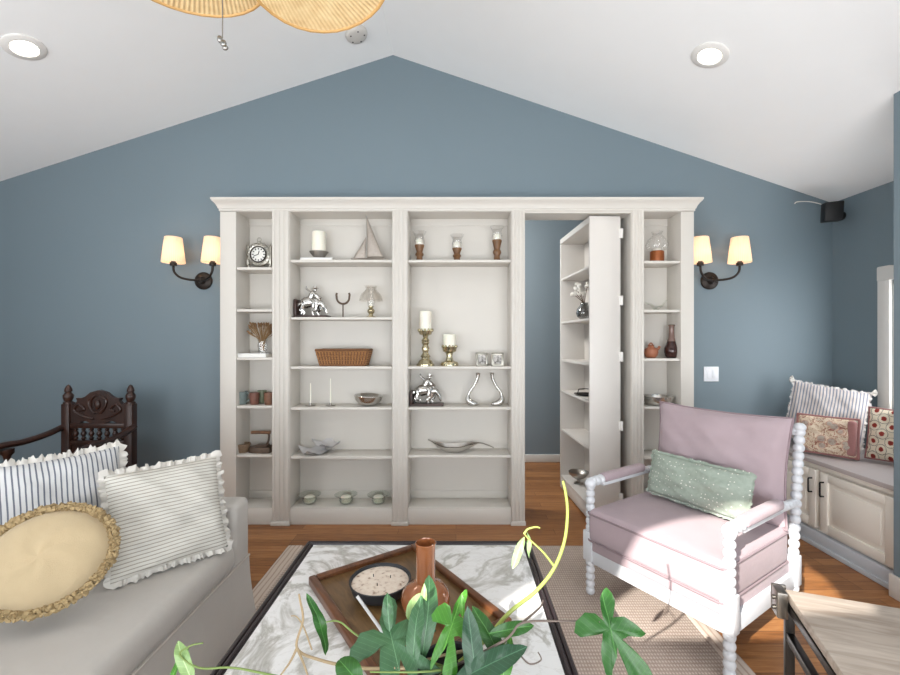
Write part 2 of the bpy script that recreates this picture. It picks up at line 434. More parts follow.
# ------------------------------------------------------------------ room shell
RX, RZ = (393-CX)*DW/F, H+(CY-55)*DW/F           # ridge
SLR, SLL = .337, .322
XL, XR, XP, YP, YR = -3.93, 2.95, 2.30, 2.26, -1.0
YH = 4.76                                        # far wall of the hall behind the bookcase
def ceil_z(x): return RZ-(SLR*(x-RX) if x > RX else SLL*(RX-x))
def struct(name, mb, m, **k):
    o = mb.build(name, m, **k); o['kind'] = 'structure'; return o
def wall_strips(ax, x0, x1, y, top, holes, extra=()):
    """vertical wall along X (ax=0) or Y (ax=1) built from strips; holes = (a,b,zlo(x),zhi(x))"""
    xs = {x0, x1} | set(extra)
    for a, b, lo, hi, n in holes:
        for k in range(n+1): xs.add(a+(b-a)*k/n)
    xs = sorted(xs); mb = MB()
    def pt(x, z): return (x, y, z) if ax == 0 else (y, x, z)
    for a, b in zip(xs, xs[1:]):
        mid = (a+b)/2; hit = [h for h in holes if h[0] < mid < h[1]]
        segs = []; 
        ca = cb = 0.0
        for h in sorted(hit, key=lambda h: h[2](mid)):
            segs.append(((ca, h[2](a)), (cb, h[2](b)))); ca, cb = h[3](a), h[3](b)
        segs.append(((ca, top(a)), (cb, top(b))))
        for (l0, h0), (l1, h1) in segs:
            if max(h0-l0, h1-l1) < 1e-4: continue
            mb.quad(pt(a, l0), pt(b, l1), pt(b, h1), pt(a, h0))
    return mb
def solid(o, t, off=1):
    m = o.modifiers.new('thickness', 'SOLIDIFY'); m.thickness = t; m.offset = off; return o

mb = MB().box((XL-.1, YR-.1, -.1), (XR+.1, YH+.1, 0)); struct('floor', mb, M['floor'], smooth=0)
OX0, OX1, OZ = bx(525), bx(631), bz(213)
wb = wall_strips(0, XL, XR, DW, ceil_z, [(OX0-.012, OX1+.012, lambda x: 0, lambda x: OZ+.12, 1)], (RX,))
o = struct('wall_back', wb, M['wall'], smooth=0, weld=1e-4); solid(o, .1, -1)
FCX, FR, FSZ = -1.37, .69, 2.35
def fan_hi(x): return FSZ+math.sqrt(max(0, FR**2-(x-FCX)**2))*1.08
rear_holes = [(-2.6, -.4, lambda x: .06, lambda x: 2.08, 1), (.05, 2.05, lambda x: .06, lambda x: 2.08, 1)]
fanh = (FCX-FR, FCX+FR, lambda x: FSZ, fan_hi, 28)
wr = wall_strips(0, XL, XP, YR, ceil_z, rear_holes+[fanh], (RX,))
o = struct('wall_rear', wr, M['wall'], smooth=0, weld=1e-4); solid(o, .1, 1)
wl = wall_strips(1, YR, DW, XL, lambda y: ceil_z(XL), [(-.6, .5, lambda x: .55, lambda x: 2.15, 1)])
o = struct('wall_left', wl, M['wall'], smooth=0, weld=1e-4); solid(o, .1, -1)
mb = MB().box((XP, YR, 0), (XP+.1, YP, ceil_z(XP))).box((XP+.1, YP-.1, 0), (XR+.1, YP, ceil_z(XP+.1)-.03))
struct('wall_right', mb, M['wall'], smooth=0)
WY0, WY1, WZ0, WZ1 = 2.36, 2.905, .86, 1.757
wa = wall_strips(1, YP, DW+.1, XR, lambda y: ceil_z(XR), [(WY0, WY1, lambda x: WZ0, lambda x: WZ1, 1)])
o = struct('wall_alcove', wa, M['wall'], smooth=0, weld=1e-4); solid(o, .1, 1)
mb = MB()
y0, y1 = YR-.1, DW+.1
mb.prism([(XL-.1, ceil_z(XL-.1)), (RX, RZ), (XR+.1, ceil_z(XR+.1)), (XR+.1, ceil_z(XR)+.2), (RX, RZ+.2), (XL-.1, ceil_z(XL)+.2)], y0, y1)
struct('ceiling', mb, M['ceiling'], smooth=0)
# hall behind the hidden door
struct('wall_hall', MB().box((-1.2, YH, 0), (XR, YH+.1, 3.2)).box((1.75, DW+.1, 0), (1.85, YH, 3.2)).box((-1.3, DW+.1, 0), (-1.2, YH, 3.2)), M['hallwall'], smooth=0)
struct('ceiling_hall', MB().box((-1.3, DW+.1, 2.95), (1.85, YH+.1, 3.05)), M['ceiling'], smooth=0)
struct('baseboard_hall', MB().box((-1.2, YH-.016, 0), (1.75, YH, .085), .004), M['trim'])
struct('baseboard_back', MB().box((XL, DW-.016, 0), (bx(220)-.01, DW, .12), .004).box((bx(694)+.01, DW-.016, 0), (2.35, DW, .12), .004), M['trim'])
struct('baseboard_right', MB().box((XP-.016, YR, 0), (XP, YP+.012, .12), .004), M['trim'])
# alcove window
wo = struct('window_1', MB().box((XR-.022, WY0-.1, WZ0-.09), (XR, WY0, WZ1+.1), .004).box((XR-.022, WY1, WZ0-.09), (XR, WY1+.085, WZ1+.1), .004)
            .box((XR-.026, WY0-.1, WZ1), (XR, WY1+.085, WZ1+.095), .004).box((XR-.05, WY0-.1, WZ0-.03), (XR, WY1+.1, WZ0), .004), M['trim'])
MB().box((XR, WY0, WZ0), (XR+.06, WY0+.035, WZ1), .003).box((XR, WY1-.035, WZ0), (XR+.06, WY1, WZ1), .003).box((XR, WY0, WZ1-.035), (XR+.06, WY1, WZ1), .003)\
    .box((XR, WY0, WZ0), (XR+.06, WY1, WZ0+.035), .003).box((XR+.01, WY0, 1.32), (XR+.05, WY1, 1.35), .003).build('window_sash', M['trim'], wo)
MB().box((XR+.04, WY0+.03, WZ0+.03), (XR+.044, WY1-.03, WZ1-.03)).build('window_pane', M['pane'], wo, smooth=0)
# half-round rear window; unseen glazed doors and left window added to hold fill lights
wo = struct('window_2', MB().tube([(FCX+FR*math.cos(PI*k/24), YR-.03, FSZ+1.08*FR*math.sin(PI*k/24)) for k in range(25)], .03, 6).box((FCX-FR-.03, YR-.08, FSZ-.04), (FCX+FR+.03, YR+.04, FSZ), .004), M['trim'])
for i, (a, b) in enumerate(((-2.6, -.4), (.05, 2.05))):
    mb = MB()
    for x in (a, (a+b)/2, b): mb.box((x-.045, YR-.07, .06), (x+.045, YR-.01, 2.08), .004)
    for z in (.06, 2.0): mb.box((a, YR-.07, z), (b, YR-.01, z+.08), .004)
    struct('door_%d' % (i+1), mb, M['trim'])
mb = MB()
for y in (-.6, -.05, .5): mb.box((XL-.07, y-.035, .55), (XL-.01, y+.035, 2.15), .004)
for z in (.55, 1.35, 2.09): mb.box((XL-.07, -.6, z), (XL-.01, .5, z+.06), .004)
struct('added_window_3', mb, M['trim'])

# ------------------------------------------------------------------ bookcase
bc = thing('bookcase', 'white built-in bookcase with fluted pilasters, crown moulding and open shelves across the blue wall', 'bookcase', (0, D, 0))
BD = DW-D                                         # depth to the wall
ZT, ZC = 2.379, bz(211)
def pil(x0, x1, flutes=True, name='pilaster'):
    mb = MB().box((x0, 0, 0), (x1, BD-.002, ZC), .002)
    if flutes:
        wv = x1-x0
        mb.box((x0+.004, -.008, .0), (x1-.004, .002, ZC), .002)
        n = 4; 
        for k in range(n):
            c = x0+wv*(k+.5+.35*(k-1.5)/1.5*0)/n
            mb.box((c-wv*.075, -.013, .0), (c+wv*.075, -.006, ZC), .003)
        mb.box((x0-.004, -.02, 0), (x1+.004, 0, .03), .003)
    return mb.build(name, M['white'], bc)
pil(bx(220), bx(236), False, 'stile'); pil(bx(272), bx(290)); pil(bx(392), bx(408)); pil(bx(511), bx(525)); pil(bx(631), bx(644)); pil(bx(681), bx(694), False, 'stile')
CELLS = [(236, 272, [267, 309, 357.5, 406, 455]), (290, 392, [259.5, 317, 366.5, 407.5, 456.5]),
         (408, 511, [259.5, 366.5, 407.5, 455.5]), (644, 681, [260.5, 309.5, 358.5, 407, 457])]
for a, b, ys in CELLS:
    xa, xb = bx(a), bx(b)
    MB().box((xa, BD-.022, .0), (xb, BD-.004, ZC)).build('back_panel', M['white'], bc, smooth=0)
    MB().box((xa, BD-.032, ZC-.055), (xb, BD-.02, ZC), .002).build('back_rail', M['white'], bc); MB().box((xa, BD-.032, bz(508)), (xb, BD-.02, bz(508)+.06), .002).build('back_rail', M['white'], bc)
    for y in ys: MB().box((xa+.001, .008, bz(y)-.019), (xb-.001, BD-.02, bz(y)), .002).build('shelf', M['white'], bc)
    MB().box((xa+.001, .006, bz(508)-.02), (xb-.001, BD-.02, bz(508)), .002).build('bottom_shelf', M['white'], bc)
    MB().box((xa, .004, 0), (xb, .024, bz(508)-.012), .002).build('kickboard', M['white'], bc)
MB().box((bx(220), 0, ZC-.004), (bx(694), BD-.002, ZT-.01)).build('top_panel', M['white'], bc, smooth=0)
prof = [(0, ZC-.002), (.006, ZC), (.006, ZC+.014), (.011, ZC+.017), (.015, ZC+.030), (.026, ZC+.050), (.037, ZC+.062), (.041, ZC+.065), (.041, ZC+.071), (.046, ZC+.073), (.046, ZT), (-.05, ZT)]
xl, xr = bx(220), bx(694)
def corn(u, v):
    off, z = prof[round(v*(len(prof)-1))]; k = round(u*3)
    return [(xl-off, BD-.002, z), (xl-off, -off, z), (xr+off, -off, z), (xr+off, BD-.002, z)][k]
mb = MB().grid(corn, 3, len(prof)-1); mb.box((xl, 0, ZT-.012), (xr, BD-.002, ZT)); mb.build('cornice', M['white'], bc, smooth=25)
MB().box((OX0, .002, OZ), (OX1, .15, ZC)).build('door_header', M['white'], bc, smooth=0)
MB().box((OX1-.002, BD-.01, 0), (OX1+.01, BD+.098, OZ+.11)).box((OX0-.01, BD-.01, 0), (OX0+.002, BD+.098, OZ+.11)).build('door_lining', M['white'], bc, smooth=0)

# the hidden door: a shelf unit swung back on its right-hand hinges
NX, NY = .985, D+.03
ang = math.radians(-2.6)
dr = thing('bookcase_door', 'white shelf unit hinged as a hidden door, swung open into the hall beyond the bookcase', 'door', (NX, NY, 0), 0)
R = Matrix.Rotation(-ang, 4, 'Z')
DDEP, DWID, DZ0, DZ1 = .232, .76, .015, OZ-.012
def dpart(name, mb, m=None): return mb.build(name, m or M['doorpaint'], dr)
def dbox(a, b, bev=.002): return MB().box(a, b, bev, 2, R)
dpart('side_panel', dbox((0, 0, DZ0), (DDEP, .02, DZ1)))
dpart('side_panel', dbox((0, DWID-.02, DZ0), (DDEP, DWID, DZ1)))
dpart('back_panel', dbox((DDEP-.014, .02, DZ0), (DDEP, DWID-.02, DZ1)))
dpart('top_board', dbox((0, .02, DZ1-.045), (DDEP-.014, DWID-.02, DZ1)))
dpart('bottom_board', dbox((0, .02, .10), (DDEP-.014, DWID-.02, .125)))
dpart('kickboard', dbox((0, .02, DZ0), (.018, DWID-.02, .10)))
DSH = [1.905, 1.515, 1.175, .895, .545]
for z in DSH: dpart('shelf', dbox((.006, .02, z-.018), (DDEP-.014, DWID-.02, z)))
for y in (232, 300, 357, 427, 500):
    z = bz(y); dpart('hinge', dbox((DDEP-.012, -.004, z-.035), (DDEP+.012, .006, z+.035)).lathe([(0, -.035), (.006, -.035), (.006, .035), (0, .035)], 8, R @ Matrix.Translation((DDEP+.012, -.003, z))), M['trim'])

# ------------------------------------------------------------------ window seat
bn = thing('window_seat', 'white built-in window seat with panelled doors in the corner alcove', 'window seat', (2.36, 0, 0))
BZ = .57
MB().box((.02, YP+.002, .09), (XR-2.362, DW-.002, BZ-.03)).build('base_cabinet', M['bench'], bn, smooth=0)
MB().box((-.022, YP+.002, BZ-.03), (XR-2.362, DW-.002, BZ), .006).build('seat_top', M['benchtop'], bn)
MB().box((-.006, YP+.002, BZ-.055), (.02, DW-.002, BZ-.03), .005).build('front_rail', M['bench'], bn)
MB().box((-.012, YP+.014, 0), (.03, DW-.02, .10), .006).box((-.024, YP+.014, 0), (-.008, DW-.02, .03), .005).build('plinth', M['kick'], bn)
for a, b in ((2.30, 2.775), (2.81, 3.33)):
    d = MB().box((0, a, .125), (.019, b, BZ-.07), .003)
    for (p, q) in (((a+.055, .125), (b-.055, .178)), ((a+.055, BZ-.123), (b-.055, BZ-.07)), ((a, .125), (a+.055, BZ-.07)), ((b-.055, .125), (b, BZ-.07))):
        d.box((-.012, p[0], p[1]), (.004, q[0], q[1]), .003)
    d.box((-.008, a+.085, .205), (.004, b-.085, BZ-.15), .006)
    dd = d.build('cabinet_door', M['bench'], bn)
    hy = b-.028 if a < 2.5 else a+.028
    MB().tube([(-.012, hy, .35), (-.034, hy, .35), (-.036, hy, .355), (-.036, hy, .435), (-.034, hy, .44), (-.012, hy, .44)], .005, 8).build('door_handle', M['blackhandle'], dd)

# ------------------------------------------------------------------ rug, carved chair, sofa
rg = thing('rug', 'beige woven jute rug with braided borders under the coffee table', 'rug', (0, 0, 0))
MB().box((-1.06, -.35, .0005), (1.18, 2.80, .012), .004).build('weave', M['rug'], rg)
MB().box((-1.09, -.35, .0005), (-1.0, 2.80, .015), .005).build('border', M['rugband'], rg)
MB().box((1.12, -.35, .0005), (1.20, 2.80, .015), .005).build('border', M['rugband'], rg)

def spool(mb, a, b, r, pitch, seg=12, core=.62):
    """a row of turned beads from a to b"""
    a, b = Vector(a), Vector(b); L = (b-a).length; n = max(1, round(L/pitch)); p = L/n; prof = [(0, 0)]
    for k in range(n):
        for t in (0, .1, .25, .4, .6, .75, .9):
            prof.append((r*(core+(1-core)*math.sin(PI*t)**.6 if t > 0 else core), (k+t)*p))
    prof += [(r*core, L), (0, L)]
    return mb.lathe(prof, seg, frame_to(a, b))

def carved_chair():
    cz = 3.0; cx = (98.5-CX)*cz/F
    t = thing('carved_armchair', 'dark carved wooden armchair standing behind the sofa against the blue wall', 'chair', (cx, cz, 0))
    hw = .218
    for s in (-1, 1):
        p = MB().box((s*hw-.028, -.02, 0), (s*hw+.028, .035, .905), .005)
        p.build('back_post', M['carved'], t)
        MB().lathe([(0, .905), (.03, .905), (.03, .915), (.022, .922), (.03, .945), (.031, .965), (.018, .985), (.024, .992), (.021, 1.01), (.012, 1.03), (0, 1.04)], 14, Matrix.Translation((s*hw, .008, 0))).build('finial', M['carved'], t)
    prof = [(-.21, .77), (-.21, .90), (-.19, .915), (-.165, .90), (-.145, .925), (-.155, .945), (-.115, .945), (-.09, .955), (-.055, .985), (0, 1.0), (.055, .985), (.09, .955), (.115, .945), (.155, .945), (.145, .925), (.165, .90), (.19, .915), (.21, .90), (.21, .77),
            (.13, .77), (.11, .782), (.085, .785), (.06, .772), (.03, .768), (-.03, .768), (-.06, .772), (-.085, .785), (-.11, .782), (-.13, .77)]
    cp = MB().prism(prof, -.005, .025); cp.build('crest_panel', M['carved'], t)
    c = MB()
    for s in (-1, 1):
        c.tube(spline([(s*.03, -.006, .80), (s*.1, -.01, .82), (s*.16, -.01, .86), (s*.13, -.01, .90), (s*.09, -.01, .87), (s*.12, -.01, .855)], 6), .008, 6)
        c.tube(spline([(s*.02, -.006, .96), (s*.06, -.01, .93), (s*.05, -.01, .88), (s*.02, -.01, .84)], 6), .008, 6)
    c.tube([(.05*math.cos(k*PI/12), -.008, .905+.06*math.sin(k*PI/12)) for k in range(24)], .008, 6, True)
    c.ball((0, -.01, .9), (.022, .014, .035))
    c.build('carving', M['carved'], t)
    MB().box((-hw, -.01, .735), (hw, .025, .77), .004).box((-hw, -.01, .62), (hw, .025, .65), .004).box((-hw, -.006, .45), (hw, .02, .50), .004).build('back_rail', M['carved'], t)
    for k in range(7):
        x = -.165+k*.055
        MB().lathe([(.009, .65), (.016, .665), (.009, .675), (.017, .69), (.017, .70), (.009, .715), (.014, .725), (.009, .735)], 10, Matrix.Translation((x, .008, 0))).build('spindle', M['carved'], t)
    MB().box((-.19, .0, .5), (.19, .016, .62), .003).build('splat', M['carved'], t)
    for s in (-1, 1):
        pts = spline([(s*.245, .0, .745), (s*.255, -.12, .715), (s*.265, -.26, .70), (s*.275, -.38, .705), (s*.28, -.47, .69), (s*.28, -.5, .665)], 6)
        MB().tube(pts, .026, 10, flat=.75).build('arm', M['carvedarm'], t)
        MB().lathe([(0, .46), (.03, .46), (.03, .49), (.02, .50), (.016, .53), (.026, .56), (.028, .58), (.014, .61), (.022, .64), (.034, .655), (.034, .68), (0, .68)], 12, Matrix.Translation((s*.262, -.36, 0))).build('arm_support', M['carved'], t)
        MB().box((s*.25-.028, -.45, 0), (s*.25+.028, -.39, .42), .005).build('front_leg', M['carved'], t)
    MB().box((-.29, -.47, .41), (.29, .03, .46), .01).build('seat', M['carved'], t)
carved_chair()

# sofa
SX0, SX1, SY0, SY1, SEAT = -1.93, -1.0, -.05, 2.08, .44
sf = thing('sofa', 'pale grey slipcovered sofa piled with cushions beside the coffee table', 'sofa', (0, 0, 0))
def skirt(u, v):
    k = round(u*4) % 4; fl = .03*(1-v)**1.6
    x0, x1, ya, yb = SX0-fl*.4, SX1+fl, SY0-fl*.5, SY1+fl*.6
    return [(x0, ya), (x1, ya), (x1, yb), (x0, yb)][k]+(.014+v*.30,)
def skirtf(u, v):
    e = u*4; k = int(e) % 4; f = e-int(e)
    a = Vector(skirt(k/4, v)); b = Vector(skirt((k+1)/4, v)); p = a.lerp(b, f)
    n = (b-a).normalized(); n = Vector((n.y, -n.x, 0))
    return p+n*(.006*math.sin(e*9+2*math.sin(e*5))*(1-v))
MB().grid(skirtf, 96, 8, True).build('skirt', M['sofa'], sf, smooth=60)
MB().box((SX0, SY0, .29), (SX1, SY1, .33), .012).build('frame', M['sofa'], sf)
cu = MB().box((SX0+.12, SY0+.14, .315), (SX1+.012, SY1-.13, SEAT), .045, 4); cu.build('seat_cushion', M['sofa'], sf)
MB().tube([(SX1+.004, y, .318) for y in (SY0+.16, 1.0, SY1-.01)], .006, 6).build('piping', M['sofaseam'], sf)
for ya, yb in ((SY0, SY0+.14), (SY1-.14, SY1)):
    MB().box((SX0+.02, ya, .30), (SX1+.004, yb, .60), .028, 4).build('arm', M['sofa'], sf)
MB().box((SX0-.02, SY0, .30), (SX0+.2, SY1, .80), .05, 4).build('back', M['sofa'], sf)
Mt = Matrix.Translation((SX0+.27, 0, .0)) @ Matrix.Rotation(math.radians(-10), 4, 'Y')
for ya, yb in ((SY0+.15, 1.0), (1.01, SY1-.15)):
    MB().box((-.07, ya, .45), (.08, yb, .84), .06, 4, Mt).build('back_cushion', M['sofa'], sf)

# ------------------------------------------------------------------ pillows
def pil_pt(u, v, w, h, pinch):
    return (u*w/2*(1-pinch*(1-v*v)*abs(u)), v*h/2*(1-pinch*(1-u*u)*abs(v)))
def pillow_bm(mb, w, h, t, pinch=.05, n=26, seed=0, wr=.006):
    r = random.Random(seed); ph = [r.uniform(0, 6.3) for _ in range(6)]
    for s in (-1, 1):
        def f(a, b):
            u, v = a*2-1, b*2-1
            x, z = pil_pt(u, v, w, h, pinch)
            k = max(0, (1-u*u)*(1-v*v))
            y = s*(t/2*k**.42)
            y += k**.3*wr*(math.sin(7*u+ph[0]+3*v)+math.sin(9*v+ph[1]-4*u)+.6*math.sin(15*(u+v)+ph[2]))*(1 if k > 0 else 0)
            return (x, y, z)
        g = MB(); g.grid(f, n, n)
        if s > 0: bmesh.ops.reverse_faces(g.bm, faces=g.bm.faces[:])
        me = bpy.data.meshes.new('t'); g.bm.to_mesh(me); g.bm.free(); mb.bm.from_mesh(me); bpy.data.meshes.remove(me)
    return mb
def edge_loop(w, h, pinch, n):
    out = []
    for k in range(n):
        e = k/n*4; i = int(e); f = (e-i)*2-1
        u, v = [(f, -1), (1, f), (-f, 1), (-1, -f)][i]
        x, z = pil_pt(u, v, w, h, pinch)
        cl = Vector((x, 0, z)); out.append((cl, Vector((u*(1 if abs(u) > .99 else .25*abs(u)**6), 0, v*(1 if abs(v) > .99 else .25*abs(v)**6))).normalized()))
    return out
def ruffle_bm(w, h, pinch, width, seed, n=260, wave=.008, ragged=.5):
    r = random.Random(seed); L = edge_loop(w*.985, h*.985, pinch, n); mb = MB(); V = []
    for k, (c, d) in enumerate(L):
        a = math.sin(k*.9+r.uniform(-.5, .5))*wave+r.uniform(-.5, .5)*wave
        ww = width*(1-ragged*r.random())
        V.append([mb.bm.verts.new(c), mb.bm.verts.new(c+d*ww*.5+Vector((0, a, 0))), mb.bm.verts.new(c+d*ww+Vector((r.uniform(-.004, .004), a*1.6, r.uniform(-.004, .004))))])
    for k in range(n):
        A, B = V[k], V[(k+1) % n]
        for j in range(2): mb.bm.faces.new((A[j], B[j], B[j+1], A[j+1]))
    return mb
def place(t, bl, br, tl):
    bl, br, tl = Vector(bl), Vector(br), Vector(tl)
    R3 = basis(br-bl, tl-bl); t.rotation_euler = R3.to_euler()
    t.location = bl+(br-bl)/2+(tl-bl)/2
    return (br-bl).length, (tl-bl).length

t = thing('throw_pillow', 'white cushion with navy vertical stripes and a ragged fringe against the sofa back', 'cushion', group='striped sofa cushions')
place(t, (-1.60, 1.49, .475), (-1.33, 1.78, .49), (-1.755, 1.60, .885)); w_, h_ = .39, .42
pillow_bm(MB(), w_, h_, .15, .05, seed=1).build('cover', M['bluestripe'], t, weld=1e-4)
ruffle_bm(w_, h_, .05, .034, 3).build('fringe', M['fringe'], t)
t = thing('throw_pillow', 'cream cushion with thin grey horizontal stripes by the far sofa arm', 'cushion', group='striped sofa cushions')
place(t, (-1.245, 1.575, .465), (-.975, 1.86, .465), (-1.37, 1.655, .82)); w_, h_ = .40, .395
pillow_bm(MB(), w_, h_, .15, .05, seed=2).build('cover', M['tanstripe'], t, weld=1e-4)
ruffle_bm(w_, h_, .05, .026, 5, ragged=.3, wave=.01).build('fringe', M['fringe'], t)
# oval cushion
t = thing('oval_pillow', 'oval cream cushion with a thick tan fringe at the front of the sofa', 'cushion')
cc = Vector((-1.325, 1.39, .645)); R3 = basis((.26, .14, .035), (-.12, .13, .30)); t.location = cc; t.rotation_euler = R3.to_euler()
def oval(s):
    def f(a, b):
        r, th = a, b*2*PI
        return (r*.166*math.cos(th), s*(.062*(1-r**2.4)**.6+.004*math.sin(5*th+r*6)*r*(1-r)*3), r*.144*math.sin(th))
    return f
mb = MB(); mb.grid(oval(-1), 14, 48); mb.grid(oval(1), 14, 48); bmesh.ops.remove_doubles(mb.bm, verts=mb.bm.verts[:], dist=1e-4); bmesh.ops.recalc_face_normals(mb.bm, faces=mb.bm.faces[:])
mb.build('cover', M['cream'], t)
r = random.Random(4); mb = MB()
for ring in range(4):
    k = 280
    mb.tube([((.162+.008*ring+r.uniform(-.004, .004))*math.cos(2*PI*i/k), r.uniform(-.008, .008)-.005*(1-abs(ring-1.5)), (.140+.008*ring+r.uniform(-.004, .004))*math.sin(2*PI*i/k)) for i in range(k)], [.006+r.uniform(-.003, .004) for _ in range(k)], 5, True)
mb.build('fringe', M['jutetrim'], t)

# window-seat pillows
zb = BZ+.004
t = thing('seat_cushion_pillow', 'slate and cream striped lumbar cushion with white corner tassels propped in the window seat corner', 'cushion')
place(t, (2.425, 3.13, .645), (2.745, 2.88, .58), (2.515, 3.235, 1.05)); w_, h_ = .42, .42
pillow_bm(MB(), w_, h_, .11, .03, seed=6).build('cover', M['benchstripe'], t, weld=1e-4)
ruffle_bm(w_, h_, .03, .018, 7, wave=.005).build('fringe', M['bluetassel'], t)
for q in (-1, 1):
    mb = MB()
    for k in range(14):
        a = random.uniform(-.9, .9)
        mb.tube([(q*w_/2, 0, h_/2), (q*(w_/2+.03*math.cos(a)), random.uniform(-.015, .015), h_/2+.03*math.sin(a)+.01)], .006, 5)
    mb.build('tassel', M['fringe'], t)
t = thing('seat_cushion_pillow', 'faded rose floral cushion with a pink border lowest on the window seat', 'cushion')
place(t, (2.385, 2.985, .585), (2.585, 2.75, .585), (2.405, 3.04, .83)); w_, h_ = .32, .25
pillow_bm(MB(), w_, h_, .10, .03, seed=8).build('cover', M['floral'], t, weld=1e-4)
def border(w, h, pinch, rad, mname):
    L = edge_loop(w, h, pinch, 120); MB().tube([c for c, d in L], rad, 8, True).build('border', M[mname], t)
border(w_, h_, .03, .009, 'pinkborder')
mb = MB(); mb.box((w_/2-.055, -.040, -h_/2+.012), (w_/2-.008, .040, h_/2-.012), .018, 3); mb.build('end_band', M['pinkborder'], t)
t = thing('seat_cushion_pillow', 'cream square cushion with dark red medallions leaning by the window trim', 'cushion')
place(t, (2.665, 2.79, .585), (2.825, 2.49, .585), (2.715, 2.835, .91)); w_, h_ = .34, .33
pillow_bm(MB(), w_, h_, .10, .04, seed=9).build('cover', M['medallion'], t, weld=1e-4)
border(w_, h_, .04, .006, 'pinkborder')

# ------------------------------------------------------------------ armchair
ac = thing('armchair', 'white bobbin-turned armchair with mauve upholstery standing on the rug edge', 'armchair', (.709, 2.27, .012))
ca = math.atan2(-.57, .374); ac.rotation_euler = (0, 0, ca)          # local x: along the front, local y: towards the back
WX, DY, TY = .68, .62, .70
RS = .024
def front_leg(x):
    mb = MB(); spool(mb, (x, 0, 0), (x, 0, .185), RS, .037)
    mb.box((x-.027, -.027, .18), (x+.027, .027, .335), .004)
    spool(mb, (x, 0, .33), (x, 0, .585), RS, .037); mb.ball((x, 0, .582), (.03, .03, .027))
    return mb.build('front_leg', M['chairwhite'], ac)
def rear_post(x):
    mb = MB(); spool(mb, (x, DY+.02, -.006), (x, DY, .185), RS, .037)
    mb.box((x-.026, DY-.026, .18), (x+.026, DY+.026, .32), .004)
    spool(mb, (x, DY, .315), (x, TY, .91), RS, .037); mb.ball((x, TY, .915), (.026, .026, .022))
    return mb.build('rear_post', M['chairwhite'], ac)
for x in (0, WX): front_leg(x); rear_post(x)
mb = MB(); spool(mb, (0, TY-.003, .893), (WX, TY-.003, .893), .022, .036); mb.build('top_rail', M['chairwhite'], ac)
mb = MB(); spool(mb, (0, DY+.015, .42), (WX, DY+.015, .42), .02, .036); mb.build('back_rail', M['chairwhite'], ac)
mb = MB().box((0, -.014, .17), (WX, .014, .245), .004).box((0, DY-.014, .17), (WX, DY+.014, .245), .004).box((-.014, 0, .17), (.014, DY, .245), .004).box((WX-.014, 0, .17), (WX+.014, DY, .245), .004)
mb.build('seat_rail', M['chairwhite'], ac)
MB().box((.005, -.018, .235), (WX-.005, DY-.02, .30), .012, 3).build('seat_deck', M['mauve'], ac)
def seat_top():
    mb = MB().box((.004, -.032, .285), (WX-.004, DY-.03, .455), .03, 4)
    bmesh.ops.subdivide_edges(mb.bm, edges=[e for e in mb.bm.edges if e.calc_length() > .3], cuts=8, use_grid_fill=True)
    for v in mb.bm.verts:
        u = (v.co.x-.34)/.32; q = (v.co.y-.28)/.31
        if v.co.z > .37: v.co.z += .022*max(0, 1-u*u)*max(0, 1-q*q)+.003*math.sin(v.co.x*40)
    return mb.build('seat_cushion', M['mauve'], ac)
seat_top()
def rect_pipe(z, o=.0): return [(.02, -.033-o, z), (WX-.02, -.033-o, z), (WX-.004+o, -.02, z), (WX-.004+o, DY-.05, z), (.004-o, DY-.05, z), (.004-o, -.02, z)]
for z in (.434, .298): MB().tube(rect_pipe(z, .001), .005, 6, True).build('piping', M['mauve2'], ac)
for x in (0, WX):
    mb = MB(); spool(mb, (x, .0, .588), (x, .10, .588), .026, .034); spool(mb, (x, .44, .575), (x, DY+.04, .56), .021, .034); mb.box((x-.016, .09, .555), (x+.016, .47, .578), .004)
    mb.build('arm_rail', M['chairwhite'], ac)
    MB().box((x-.027, .095, .572), (x+.027, .46, .617), .018, 4).build('arm_pad', M['mauve'], ac)
bcush = thing('back_cushion', 'large mauve back cushion filling the bobbin armchair', 'cushion')
T = ac.rotation_euler.to_matrix().to_4x4(); T.translation = ac.location
def acp(x, y, z): return T @ Vector((x, y, z))
bcush.name = 'chair_back_cushion'
place(bcush, acp(.015, .55, .455), acp(WX-.005, .55, .455), acp(.015, .625, .96))
pillow_bm(MB(), .67, .52, .19, .055, seed=12, wr=.006).build('cover', M['mauve'], bcush, weld=1e-4)
L = edge_loop(.67, .52, .055, 120); MB().tube([c for c, d in L], .006, 6, True).build('piping', M['mauve2'], bcush)
t = thing('lumbar_pillow', 'sage green lumbar pillow with white dots resting on the mauve armchair seat', 'cushion')
place(t, acp(.09, .385, .49), acp(.60, .36, .49), acp(.08, .44, .71)); 
pillow_bm(MB(), .52, .22, .12, .03, seed=14).build('cover', M['sage'], t, weld=1e-4)
ruffle_bm(.52, .22, .03, .014, 15, n=160, wave=.003, ragged=.1).build('flange', M['sage'], t)

